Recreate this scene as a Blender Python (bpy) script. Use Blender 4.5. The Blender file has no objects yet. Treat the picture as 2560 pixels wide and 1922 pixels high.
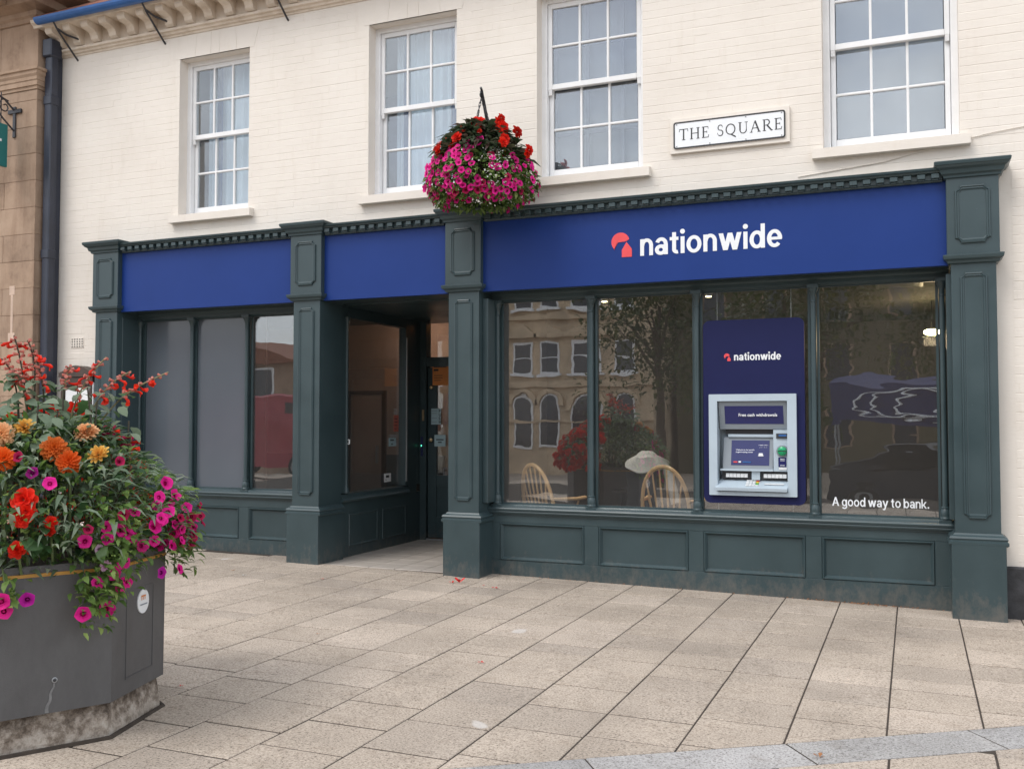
import bpy, bmesh, math, random
from mathutils import Vector, Matrix, Euler
random.seed(7)
SC = bpy.context.scene
COL = SC.collection
R = math.radians

# ------------------------------------------------------------------ camera
cam_d = bpy.data.cameras.new('camera')
cam = bpy.data.objects.new('camera', cam_d)
COL.objects.link(cam)
cam.location = (0, 0, 1.6)
cam.rotation_euler = (R(90 + 2.160), 0, R(22.603))
cam_d.sensor_width = 36.0
cam_d.lens = 33.87
cam_d.clip_start = 0.05
cam_d.clip_end = 2000
SC.camera = cam

# ------------------------------------------------------------------ sky and sun
SUN_DIR = Vector((-0.36, -0.66, 0.95)).normalized()      # towards the sun: high, left of and behind the viewer
SUN_EL = math.asin(SUN_DIR.z)
SUN_AZ = math.atan2(SUN_DIR.x, SUN_DIR.y)
world = bpy.data.worlds.new('World')
SC.world = world
world.use_nodes = True
wn = world.node_tree.nodes
wl = world.node_tree.links
wn.clear()
w_out = wn.new('ShaderNodeOutputWorld')
w_bg = wn.new('ShaderNodeBackground')
w_bg.inputs['Strength'].default_value = 0.12
w_sky = wn.new('ShaderNodeTexSky')
w_sky.sky_type = 'NISHITA'
w_sky.sun_disc = False
w_sky.sun_elevation = SUN_EL
w_sky.sun_rotation = SUN_AZ
w_sky.air_density = 1.0
w_sky.dust_density = 2.0
w_tc = wn.new('ShaderNodeTexCoord')
w_map = wn.new('ShaderNodeMapping')
w_map.inputs['Scale'].default_value = (1, 1, 2.2)
w_noise = wn.new('ShaderNodeTexNoise')
w_noise.inputs['Scale'].default_value = 2.6
w_noise.inputs['Detail'].default_value = 7
w_noise.inputs['Roughness'].default_value = 0.58
w_ramp = wn.new('ShaderNodeValToRGB')
w_ramp.color_ramp.elements[0].position = 0.33
w_ramp.color_ramp.elements[0].color = (0.25, 0.25, 0.25, 1)
w_ramp.color_ramp.elements[1].position = 0.55
w_ramp.color_ramp.elements[1].color = (1, 1, 1, 1)
w_noise2 = wn.new('ShaderNodeTexNoise')
w_noise2.inputs['Scale'].default_value = 3.4
w_noise2.inputs['Detail'].default_value = 6
w_cloud = wn.new('ShaderNodeValToRGB')                   # grey bellies and white tops of the cloud cover
w_cloud.color_ramp.elements[0].position = 0.3
w_cloud.color_ramp.elements[0].color = (5.6, 5.9, 6.35, 1)
w_cloud.color_ramp.elements[1].position = 0.7
w_cloud.color_ramp.elements[1].color = (10.6, 10.9, 11.3, 1)
w_mix = wn.new('ShaderNodeMixRGB')
wl.new(w_tc.outputs['Generated'], w_map.inputs['Vector'])
wl.new(w_map.outputs['Vector'], w_noise.inputs['Vector'])
wl.new(w_map.outputs['Vector'], w_noise2.inputs['Vector'])
wl.new(w_noise.outputs['Fac'], w_ramp.inputs['Fac'])
wl.new(w_noise2.outputs['Fac'], w_cloud.inputs['Fac'])
wl.new(w_ramp.outputs['Color'], w_mix.inputs['Fac'])
wl.new(w_sky.outputs['Color'], w_mix.inputs['Color1'])
wl.new(w_cloud.outputs['Color'], w_mix.inputs['Color2'])
wl.new(w_mix.outputs['Color'], w_bg.inputs['Color'])
wl.new(w_bg.outputs['Background'], w_out.inputs['Surface'])

sun_d = bpy.data.lights.new('sun', 'SUN')
sun_d.energy = 1.0
sun_d.angle = R(28)
sun_d.color = (1.0, 0.965, 0.92)
sun = bpy.data.objects.new('sun', sun_d)
COL.objects.link(sun)
sun.rotation_euler = (-SUN_DIR).to_track_quat('-Z', 'Y').to_euler()

SC.view_settings.view_transform = 'Standard'
SC.view_settings.look = 'None'
SC.view_settings.gamma = 1.0
SC.view_settings.exposure = 0.72
SC.render.resolution_x = 1024
SC.render.resolution_y = 768
SC.render.engine = 'CYCLES'
SC.cycles.max_bounces = 8
SC.cycles.transparent_max_bounces = 16

# ------------------------------------------------------------------ materials
MATS = {}
def new_mat(name):
    m = bpy.data.materials.new(name)
    m.use_nodes = True
    nt = m.node_tree
    nt.nodes.clear()
    out = nt.nodes.new('ShaderNodeOutputMaterial')
    MATS[name] = m
    return m, nt, out
def N(nt, t, **kw):
    n = nt.nodes.new(t)
    for k, v in kw.items():
        if k in n.inputs: n.inputs[k].default_value = v
        else: setattr(n, k, v)
    return n
def c4(c): return (c[0], c[1], c[2], 1)
def principled(nt, out, color=(.5, .5, .5), rough=.5, spec=.5, metal=0.0):
    p = nt.nodes.new('ShaderNodeBsdfPrincipled')
    p.inputs['Base Color'].default_value = c4(color)
    p.inputs['Roughness'].default_value = rough
    p.inputs['Specular IOR Level'].default_value = spec
    p.inputs['Metallic'].default_value = metal
    nt.links.new(p.outputs[0], out.inputs['Surface'])
    return p
def ramp(nt, src, stops):
    r = nt.nodes.new('ShaderNodeValToRGB')
    e = r.color_ramp.elements
    while len(e) < len(stops): e.new(0.5)
    for i, (p, c) in enumerate(stops):
        e[i].position = p
        e[i].color = c4(c) if len(c) == 3 else c
    nt.links.new(src, r.inputs['Fac'])
    return r
def noise(nt, scale, detail=4, rough=.55, vec=None):
    n = nt.nodes.new('ShaderNodeTexNoise')
    n.inputs['Scale'].default_value = scale
    n.inputs['Detail'].default_value = detail
    n.inputs['Roughness'].default_value = rough
    if vec is not None: nt.links.new(vec, n.inputs['Vector'])
    return n
def pos(nt, sc=None):
    g = nt.nodes.new('ShaderNodeNewGeometry')
    if sc is None: return g.outputs['Position']
    m = nt.nodes.new('ShaderNodeMapping')
    m.inputs['Scale'].default_value = sc
    nt.links.new(g.outputs['Position'], m.inputs['Vector'])
    return m.outputs['Vector']
def bump(nt, src, p, strength, dist):
    b = nt.nodes.new('ShaderNodeBump')
    b.inputs['Strength'].default_value = strength
    b.inputs['Distance'].default_value = dist
    nt.links.new(src, b.inputs['Height'])
    nt.links.new(b.outputs['Normal'], p.inputs['Normal'])
    return b
def mixc(nt, fac, a, b, mode='MIX'):
    m = nt.nodes.new('ShaderNodeMixRGB')
    m.blend_type = mode
    for s, i in ((fac, 0), (a, 1), (b, 2)):
        if isinstance(s, (int, float)): m.inputs[i].default_value = s
        elif isinstance(s, tuple): m.inputs[i].default_value = c4(s)
        else: nt.links.new(s, m.inputs[i])
    return m.outputs[0]
def simple(name, color, rough=.5, var=.12, scale=6, bstr=.15, bdist=.002, bscale=60, spec=.5, metal=0., vscale=None):
    m, nt, out = new_mat(name)
    p = principled(nt, out, color, rough, spec, metal)
    v = pos(nt, vscale)
    n = noise(nt, scale, 5, .6, v)
    lo = tuple(c * (1 - var) for c in color); hi = tuple(min(1, c * (1 + var)) for c in color)
    r = ramp(nt, n.outputs['Fac'], [(.3, lo), (.7, hi)])
    nt.links.new(r.outputs[0], p.inputs['Base Color'])
    if bstr > 0:
        b = noise(nt, bscale, 3, .6, v)
        bump(nt, b.outputs['Fac'], p, bstr, bdist)
    return m

def make_materials():
    # cream masonry paint over brick: faint grime, brushed unevenness
    m, nt, out = new_mat('cream_paint')
    p = principled(nt, out, (.74, .67, .605), .75, .3)
    g = noise(nt, 1.3, 6, .62, pos(nt))
    r = ramp(nt, g.outputs['Fac'], [(.25, (.71, .652, .582)), (.5, (.755, .70, .632)), (.75, (.775, .724, .658))])
    s = noise(nt, 9, 5, .7, pos(nt, (1, 1, .16)))
    sr = ramp(nt, s.outputs['Fac'], [(.22, (.93, .915, .89)), (.45, (1, 1, 1))])
    nt.links.new(mixc(nt, .8, r.outputs[0], sr.outputs[0], 'MULTIPLY'), p.inputs['Base Color'])
    b1 = noise(nt, 26, 6, .65, pos(nt, (.45, 1, 1.5)))
    bump(nt, b1.outputs['Fac'], p, .35, .006)
    m, nt, out = new_mat('cream_stone')
    p = principled(nt, out, (.70, .61, .51), .8, .3)
    g = noise(nt, 5, 6, .65, pos(nt))
    r = ramp(nt, g.outputs['Fac'], [(.28, (.52, .43, .34)), (.55, (.68, .59, .49)), (.8, (.74, .66, .57))])
    nt.links.new(r.outputs[0], p.inputs['Base Color'])
    b1 = noise(nt, 60, 4, .6, pos(nt)); bump(nt, b1.outputs['Fac'], p, .4, .003)
    # shopfront paint: satin dark green
    m, nt, out = new_mat('green_paint')
    p = principled(nt, out, (.05, .082, .088), .36, .5)
    g = noise(nt, 2.3, 5, .6, pos(nt))
    r = ramp(nt, g.outputs['Fac'], [(.3, (.032, .054, .060)), (.7, (.043, .070, .077))])
    d = noise(nt, 42, 3, .7, pos(nt, (1, 1, .5)))
    dr = ramp(nt, d.outputs['Fac'], [(.72, (0, 0, 0)), (.78, (1, 1, 1))])
    gp = pos(nt)
    gs = N(nt, 'ShaderNodeSeparateXYZ'); nt.links.new(gp, gs.inputs[0])
    gh = N(nt, 'ShaderNodeMapRange'); gh.inputs['From Min'].default_value = .05; gh.inputs['From Max'].default_value = .42; gh.inputs['To Min'].default_value = .30; gh.inputs['To Max'].default_value = -.05
    nt.links.new(gs.outputs['Z'], gh.inputs['Value'])
    gn = noise(nt, 16, 6, .72, pos(nt, (1, 1, .6)))
    ga = N(nt, 'ShaderNodeMath', operation='ADD'); nt.links.new(gn.outputs['Fac'], ga.inputs[0]); nt.links.new(gh.outputs[0], ga.inputs[1])
    gr = ramp(nt, ga.outputs[0], [(.62, (0, 0, 0)), (.92, (.55, .55, .55))])                 # splashed street dirt
    pc = mixc(nt, dr.outputs[0], r.outputs[0], (.11, .13, .13))
    nt.links.new(mixc(nt, gr.outputs[0], pc, (.16, .14, .12)), p.inputs['Base Color'])
    b1 = noise(nt, 30, 4, .6, pos(nt, (1, 1, .25))); bump(nt, b1.outputs['Fac'], p, .25, .002)
    rr = ramp(nt, g.outputs['Fac'], [(.3, (.30, .30, .30)), (.7, (.45, .45, .45))])
    nt.links.new(rr.outputs[0], p.inputs['Roughness'])
    # fascia blue
    m, nt, out = new_mat('fascia_blue')
    p = principled(nt, out, (.026, .055, .235), .42, .22)
    g = noise(nt, 1.2, 4, .6, pos(nt))
    r = ramp(nt, g.outputs['Fac'], [(.3, (.0105, .036, .178)), (.7, (.013, .041, .20))])
    nt.links.new(r.outputs[0], p.inputs['Base Color'])
    b1 = noise(nt, 1.7, 2, .5, pos(nt)); bump(nt, b1.outputs['Fac'], p, .2, .01)
    simple('sign_white', (.80, .82, .84), .45, .03)
    simple('sign_red', (.78, .075, .085), .45, .04)
    simple('white_gloss', (.80, .80, .80), .35, .05, 4, .12, .0015, 50)
    simple('navy_panel', (.0125, .0155, .068), .45, .05, 3, 0, spec=.2)
    simple('screen_blue', (.020, .024, .115), .25, .05, 3, 0)
    simple('machine_silver', (.43, .51, .575), .38, .05, 3, .05)
    simple('machine_grey', (.22, .25, .28), .45, .06, 3, .05)
    simple('machine_dark', (.035, .037, .042), .4, .1, 3, .05)
    simple('key_white', (.72, .74, .75), .4, .04, 3, 0)
    simple('key_green', (.12, .45, .10), .4, .04, 3, 0)
    simple('key_yellow', (.75, .50, .05), .4, .04, 3, 0)
    simple('reader_green', (.01, .30, .12), .2, .25, 30, 0)
    simple('black_text', (.03, .03, .033), .6, .05, 3, 0)
    simple('black_iron', (.028, .028, .034), .42, .25, 14, .3, .002, 70)
    simple('pipe_paint', (.030, .036, .055), .38, .2, 4, .2, .002, 30)
    simple('gutter_blue', (.028, .115, .34), .42, .15, 5, .2, .003, 30)
    simple('aluminium', (.30, .31, .32), .4, .08, 5, .1, .002, 40, .5, .5)
    simple('brown_wood', (.055, .034, .026), .45, .3, 5, .3, .003, 24, .5, 0, (1, 1, .2))
    simple('teal_sign', (.008, .14, .14), .4, .06, 3, .05)
    simple('paper_white', (.72, .73, .74), .7, .06, 8, .1)
    simple('paper_blue', (.36, .50, .54), .6, .05, 8, 0)
    simple('paper_orange', (.62, .22, .055), .6, .08, 8, 0)
    simple('paper_red', (.45, .13, .10), .6, .08, 8, 0)
    simple('brass', (.55, .42, .25), .35, .1, 8, .1, .002, 40, .5, .8)
    simple('plinth_black', (.035, .036, .040), .6, .5, 10, .5, .006, 40)
    simple('gold_strip', (.48, .24, .035), .4, .15, 6, .1)
    simple('lime_mark', (.17, .168, .168), .7, .2, 40, 0)
    simple('soil', (.03, .022, .016), .95, .4, 20, 1, .02, 30)
    # frosted window film
    m, nt, out = new_mat('grey_film')
    p = principled(nt, out, (.115, .12, .132), .14, .6)
    g = noise(nt, .8, 3, .5, pos(nt))
    r = ramp(nt, g.outputs['Fac'], [(.3, (.090, .106, .126)), (.7, (.112, .130, .152))])
    nt.links.new(r.outputs[0], p.inputs['Base Color'])
    # glazing
    for nm, refl, wob, dist, tint in (('shop_glass', .115, .035, .02, (.94, .95, .94)), ('wavy_glass', .125, .085, .02, (.92, .94, .93)), ('old_glass', .10, .05, .012, (.90, .93, .95))):
        m, nt, out = new_mat(nm)
        tr = N(nt, 'ShaderNodeBsdfTransparent'); tr.inputs['Color'].default_value = c4(tint)
        gl = N(nt, 'ShaderNodeBsdfGlossy'); gl.inputs['Roughness'].default_value = 0.0
        gl.inputs['Color'].default_value = (.95, .97, 1, 1)
        fr = N(nt, 'ShaderNodeLayerWeight'); fr.inputs['Blend'].default_value = .5
        pw = N(nt, 'ShaderNodeMath', operation='POWER'); pw.inputs[1].default_value = 4.0
        nt.links.new(fr.outputs['Facing'], pw.inputs[0])
        ad = N(nt, 'ShaderNodeMath', operation='MULTIPLY_ADD'); ad.inputs[1].default_value = .7; ad.inputs[2].default_value = refl + .04
        nt.links.new(pw.outputs[0], ad.inputs[0])
        mx = N(nt, 'ShaderNodeMixShader')
        nt.links.new(ad.outputs[0], mx.inputs[0]); nt.links.new(tr.outputs[0], mx.inputs[1]); nt.links.new(gl.outputs[0], mx.inputs[2])
        du = N(nt, 'ShaderNodeBsdfDiffuse'); du.inputs['Color'].default_value = (.8, .78, .76, 1)      # faint haze mixed into the pane colour to lift its dark tones
        md = N(nt, 'ShaderNodeMixShader'); md.inputs[0].default_value = .016
        nt.links.new(mx.outputs[0], md.inputs[1]); nt.links.new(du.outputs[0], md.inputs[2])
        nt.links.new(md.outputs[0], out.inputs['Surface'])
        n = noise(nt, 1.6, 2, .5, pos(nt, (1, 1, 1.8) if nm != 'wavy_glass' else (.8, 1, 2.6)))
        b = nt.nodes.new('ShaderNodeBump'); b.inputs['Strength'].default_value = wob; b.inputs['Distance'].default_value = dist
        nt.links.new(n.outputs['Fac'], b.inputs['Height']); nt.links.new(b.outputs['Normal'], gl.inputs['Normal'])
    # exposed-aggregate paving, each slab a slightly different mix
    for nm, base, spk, dark in (('paving', (.465, .402, .342), .30, .20), ('granite', (.40, .395, .395), .35, .18)):
        m, nt, out = new_mat(nm)
        p = principled(nt, out, base, .85, .25)
        oi = N(nt, 'ShaderNodeObjectInfo')
        v = pos(nt)
        big = noise(nt, 1.1, 5, .6, v)
        lo = tuple(c * .80 for c in base); hi = tuple(c * 1.14 for c in base)
        r = ramp(nt, big.outputs['Fac'], [(.3, lo), (.7, hi)])
        orr = ramp(nt, oi.outputs['Random'], [(0, (.86, .85, .84)), (.3, (.95, .93, .90)), (.7, (1, .98, .95)), (1, (1.08, 1.06, 1.04))])
        c1 = mixc(nt, 1.0, r.outputs[0], orr.outputs[0], 'MULTIPLY')
        sp = noise(nt, 85, 3, .85, v)
        spr = ramp(nt, sp.outputs['Fac'], [(.36, (.30, .27, .25)), (.47, (.92, .92, .92)), (.58, (1.0, 1.0, 1.0)), (.68, (1.42, 1.40, 1.36))])
        c2 = mixc(nt, .95, c1, spr.outputs[0], 'MULTIPLY')
        st = noise(nt, 9, 6, .72, v)
        sr = ramp(nt, st.outputs['Fac'], [(.28, (.58, .53, .48)), (.48, (1, 1, 1))])
        c3 = mixc(nt, .45, c2, sr.outputs[0], 'MULTIPLY')
        vo = N(nt, 'ShaderNodeTexVoronoi'); vo.inputs['Scale'].default_value = 2.1; nt.links.new(v, vo.inputs['Vector'])
        vr = ramp(nt, vo.outputs['Distance'], [(.030, (.50, .48, .46)), (.040, (1, 1, 1))])        # trodden gum
        vo2 = N(nt, 'ShaderNodeTexVoronoi'); vo2.inputs['Scale'].default_value = 5.3; nt.links.new(v, vo2.inputs['Vector'])
        vr2 = ramp(nt, vo2.outputs['Distance'], [(.035, (.62, .59, .56)), (.048, (1, 1, 1))])
        c3 = mixc(nt, .7, mixc(nt, .8, c3, vr.outputs[0], 'MULTIPLY'), vr2.outputs[0], 'MULTIPLY')
        gum = noise(nt, 3.2, 1, .3, v)
        gr = ramp(nt, gum.outputs['Fac'], [(.785, (0, 0, 0)), (.80, (.5, .5, .5))])
        nt.links.new(mixc(nt, gr.outputs[0], c3, (.62, .60, .58)), p.inputs['Base Color'])
        b1 = noise(nt, 150, 3, .7, v); bump(nt, b1.outputs['Fac'], p, .45, .004)
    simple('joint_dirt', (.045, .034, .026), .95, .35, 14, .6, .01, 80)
    simple('lobby_tile', (.42, .375, .33), .5, .1, 6, .1, .002, 60)
    simple('asphalt', (.06, .058, .056), .9, .25, 5, .6, .01, 120)
    # sandstone of the neighbour
    m, nt, out = new_mat('sandstone')
    p = principled(nt, out, (.38, .26, .17), .85, .25)
    oi = N(nt, 'ShaderNodeObjectInfo')
    g = noise(nt, 2.2, 7, .66, pos(nt))
    r = ramp(nt, g.outputs['Fac'], [(.25, (.20, .140, .105)), (.48, (.36, .262, .195)), (.75, (.43, .325, .25))])
    orr = ramp(nt, oi.outputs['Random'], [(0, (.84, .82, .80)), (1, (1.08, 1.05, 1.0))])
    st = noise(nt, 7, 5, .7, pos(nt, (1, 1, .15)))
    sr = ramp(nt, st.outputs['Fac'], [(.3, (.74, .70, .68)), (.55, (1, 1, 1))])
    c1 = mixc(nt, 1, r.outputs[0], orr.outputs[0], 'MULTIPLY')
    nt.links.new(mixc(nt, .8, c1, sr.outputs[0], 'MULTIPLY'), p.inputs['Base Color'])
    b1 = noise(nt, 45, 5, .65, pos(nt)); bump(nt, b1.outputs['Fac'], p, .5, .006)
    simple('pale_stone', (.56, .43, .29), .85, .25, 1.4, .3, .01, 20)
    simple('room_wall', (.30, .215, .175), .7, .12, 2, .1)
    simple('dado_green', (.055, .065, .065), .6, .1, 4, .05)
    simple('blind_grey', (.25, .262, .275), .8, .05, 3, 0)
    simple('stone_scar', (.56, .42, .33), .85, .12, 12, .3)
    # planter
    m, nt, out = new_mat('planter_grey')
    p = principled(nt, out, (.066, .066, .07), .5, .4)
    g = noise(nt, 3, 6, .7, pos(nt, (1, 1, .5)))
    r = ramp(nt, g.outputs['Fac'], [(.28, (.070, .067, .067)), (.5, (.092, .090, .091)), (.75, (.118, .115, .116))])
    nt.links.new(r.outputs[0], p.inputs['Base Color'])
    b1 = noise(nt, 230, 3, .7, pos(nt)); bump(nt, b1.outputs['Fac'], p, .5, .003)
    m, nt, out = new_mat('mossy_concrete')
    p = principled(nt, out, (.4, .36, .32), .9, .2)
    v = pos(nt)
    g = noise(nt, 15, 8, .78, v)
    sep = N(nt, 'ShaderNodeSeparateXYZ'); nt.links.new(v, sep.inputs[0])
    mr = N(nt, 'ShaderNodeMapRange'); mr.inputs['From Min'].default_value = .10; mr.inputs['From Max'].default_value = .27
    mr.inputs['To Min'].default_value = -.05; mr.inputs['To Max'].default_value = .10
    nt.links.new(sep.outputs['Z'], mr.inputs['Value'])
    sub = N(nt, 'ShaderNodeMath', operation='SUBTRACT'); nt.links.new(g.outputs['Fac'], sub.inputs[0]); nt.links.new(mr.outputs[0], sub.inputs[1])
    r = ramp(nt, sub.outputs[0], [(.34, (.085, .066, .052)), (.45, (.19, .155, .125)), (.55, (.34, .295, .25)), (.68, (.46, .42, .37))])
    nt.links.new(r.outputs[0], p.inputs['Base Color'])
    b1 = noise(nt, 50, 5, .7, v); bump(nt, b1.outputs['Fac'], p, .6, .01)
    # foliage: per-leaf variation
    for nm, stops in (
        ('leaf_green', [(0, (.065, .125, .03)), (.4, (.12, .21, .05)), (.75, (.20, .31, .08)), (1, (.32, .42, .13))]),
        ('leaf_silver', [(0, (.11, .165, .10)), (.5, (.20, .27, .18)), (1, (.38, .44, .32))]),
        ('leaf_dark', [(0, (.03, .055, .026)), (.5, (.055, .08, .04)), (.8, (.085, .085, .05)), (1, (.10, .055, .045))]),
        ('leaf_deep', [(0, (.03, .08, .03)), (.6, (.06, .125, .045)), (1, (.10, .17, .065))]),
        ('leaf_tree', [(0, (.030, .055, .014)), (.6, (.055, .085, .022)), (1, (.11, .12, .03))]),
        ('flower_mass_red', [(0, (.20, .008, .015)), (.6, (.40, .015, .03)), (1, (.03, .06, .02))]),
        ('flower_mass_white', [(0, (.75, .78, .74)), (1, (.85, .86, .84))])):
        m, nt, out = new_mat(nm)
        ge = nt.nodes.new('ShaderNodeNewGeometry')
        r = ramp(nt, ge.outputs['Random Per Island'], stops)
        p = principled(nt, out, (.1, .1, .1), .5, .35)
        nt.links.new(r.outputs[0], p.inputs['Base Color'])
        t = N(nt, 'ShaderNodeBsdfTranslucent'); nt.links.new(r.outputs[0], t.inputs['Color'])
        mx = N(nt, 'ShaderNodeMixShader'); mx.inputs[0].default_value = .45
        nt.links.new(p.outputs[0], mx.inputs[1]); nt.links.new(t.outputs[0], mx.inputs[2])
        nt.links.new(mx.outputs[0], out.inputs['Surface'])
    # petals: throat to edge
    for nm, stops in (
        ('petal_magenta', [(0, (.14, .0, .06)), (.20, (.45, .002, .14)), (.36, (.86, .010, .28)), (1, (.95, .020, .36))]),
        ('petal_purple', [(0, (.08, .0, .06)), (.3, (.35, .003, .22)), (1, (.50, .008, .32))]),
        ('petal_crimson', [(0, (.10, .0, .02)), (.4, (.42, .004, .07)), (1, (.55, .008, .10))]),
        ('petal_pale', [(0, (.30, .05, .20)), (.4, (.62, .30, .50)), (1, (.70, .45, .60))]),
        ('petal_red', [(0, (.40, .004, .003)), (.5, (.78, .018, .008)), (1, (.84, .035, .012))]),
        ('petal_orange', [(0, (.62, .075, .008)), (.5, (.84, .16, .018)), (1, (.86, .24, .045))]),
        ('petal_deep_orange', [(0, (.62, .06, .005)), (.5, (.86, .115, .010)), (1, (.88, .17, .02))]),
        ('petal_peach', [(0, (.75, .28, .08)), (.5, (.84, .42, .17)), (1, (.86, .54, .30))]),
        ('petal_yellow', [(0, (.50, .14, .03)), (.4, (.80, .38, .06)), (1, (.84, .55, .13))])):
        m, nt, out = new_mat(nm)
        tc = N(nt, 'ShaderNodeTexCoord')
        ln = N(nt, 'ShaderNodeVectorMath', operation='LENGTH'); nt.links.new(tc.outputs['Object'], ln.inputs[0])
        r = ramp(nt, ln.outputs['Value'], stops)
        oi = N(nt, 'ShaderNodeObjectInfo')
        orr = ramp(nt, oi.outputs['Random'], [(0, (.60, .58, .55)), (.25, (.85, .8, .8)), (.7, (1, 1, 1)), (1, (1, 1.1, 1.05))])
        c1 = mixc(nt, 1, r.outputs[0], orr.outputs[0], 'MULTIPLY')
        p = principled(nt, out, (.5, .1, .1), .55, .25)
        nt.links.new(c1, p.inputs['Base Color'])
        t = N(nt, 'ShaderNodeBsdfTranslucent'); nt.links.new(c1, t.inputs['Color'])
        mx = N(nt, 'ShaderNodeMixShader'); mx.inputs[0].default_value = .3
        nt.links.new(p.outputs[0], mx.inputs[1]); nt.links.new(t.outputs[0], mx.inputs[2])
        nt.links.new(mx.outputs[0], out.inputs['Surface'])
    simple('calyx_red', (.46, .13, .095), .55, .4, 30, 0)
    simple('stem_green', (.10, .14, .05), .6, .25, 20, 0)
    simple('stem_olive', (.17, .15, .07), .6, .25, 20, 0)
    simple('stem_dark', (.045, .038, .022), .6, .3, 20, 0)
    simple('bark', (.09, .065, .045), .9, .4, 8, .8, .02, 30)
    # interiors
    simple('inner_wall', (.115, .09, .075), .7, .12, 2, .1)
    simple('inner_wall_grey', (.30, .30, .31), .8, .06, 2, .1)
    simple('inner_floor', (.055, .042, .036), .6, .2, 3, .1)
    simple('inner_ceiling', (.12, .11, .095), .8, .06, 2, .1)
    simple('inner_green', (.10, .085, .05), .8, .06, 2, .1)
    simple('chair_wood', (.64, .39, .19), .4, .2, 7, .1, .001, 60, .5, 0, (1, 1, .3))
    simple('cushion_red', (.20, .03, .025), .8, .1)
    simple('curtain', (.62, .70, .74), .85, .06, 5, .1)
    simple('curtain_blue', (.05, .11, .24), .85, .1, 5, .1)
    simple('cloth_white', (.38, .38, .38), .85, .06, 6, .2, .01, 12)
    simple('cloth_black', (.014, .014, .018), .85, .2, 6, .2, .01, 12)
    simple('hair_dark', (.016, .012, .010), .5, .3, 30, .3)
    simple('skin', (.44, .26, .19), .55, .05, 12, 0)
    simple('secondary_frame', (.16, .165, .18), .5, .05, 4, 0)
    simple('tile_roof', (.22, .085, .05), .85, .35, 9, .4)
    simple('old_mortar', (.42, .36, .31), .9, .2, 20, .4)
    simple('petal_fallen', (.62, .018, .02), .6, .2, 30, 0)
    simple('leaf_fallen', (.30, .13, .05), .7, .3, 30, .2)
    simple('litter', (.62, .60, .57), .8, .2, 30, .2)
    simple('van_red', (.30, .03, .045), .35, .08, 3, 0)
    simple('car_dark', (.028, .030, .036), .2, .1, 3, 0)
    simple('car_glass', (.02, .022, .025), .08, .05, 3, 0)
    simple('tyre', (.018, .018, .018), .8, .2, 20, .2)
    simple('canopy_blue', (.020, .028, .11), .7, .1, 3, .1)
    simple('window_dark', (.035, .04, .05), .12, .1, 3, 0)
    simple('blue_plaque', (.05, .22, .42), .5, .1, 3, 0)
    for nm, col, st in (('lamp_warm', (1, .82, .42), 14.0), ('tube_orange', (1, .36, .10), 3.0), ('led_green', (.1, 1, .5), 4.0)):
        m, nt, out = new_mat(nm)
        e = N(nt, 'ShaderNodeEmission'); e.inputs['Color'].default_value = c4(col); e.inputs['Strength'].default_value = st
        nt.links.new(e.outputs[0], out.inputs['Surface'])
make_materials()

# ------------------------------------------------------------------ mesh helpers
def gz(x): return .038 - .0137 * x                      # the pavement falls gently to the right
def tag(o, label=None, cat=None, group=None, kind=None):
    if label: o['label'] = label
    if cat: o['category'] = cat
    if group: o['group'] = group
    if kind: o['kind'] = kind
    return o
ORIGIN = {}
def thing(name, loc, label, cat, group=None):
    o = bpy.data.objects.new(name, None)
    COL.objects.link(o)
    o.empty_display_size = .1
    o.location = loc
    ORIGIN[o.name] = Vector(loc)
    return tag(o, label, cat, group)
def place(name, mesh, mat=None, parent=None, loc=(0, 0, 0), rot=(0, 0, 0), scale=(1, 1, 1)):
    """link mesh as an object whose location/rotation/scale are given in world space"""
    o = bpy.data.objects.new(name, mesh)
    COL.objects.link(o)
    if mat and not mesh.materials: mesh.materials.append(MATS[mat])
    o.location = loc; o.rotation_euler = rot; o.scale = scale
    if parent:
        o.parent = parent
        if parent.name in ORIGIN: o.matrix_parent_inverse = Matrix.Translation(-ORIGIN[parent.name])
    return o
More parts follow.
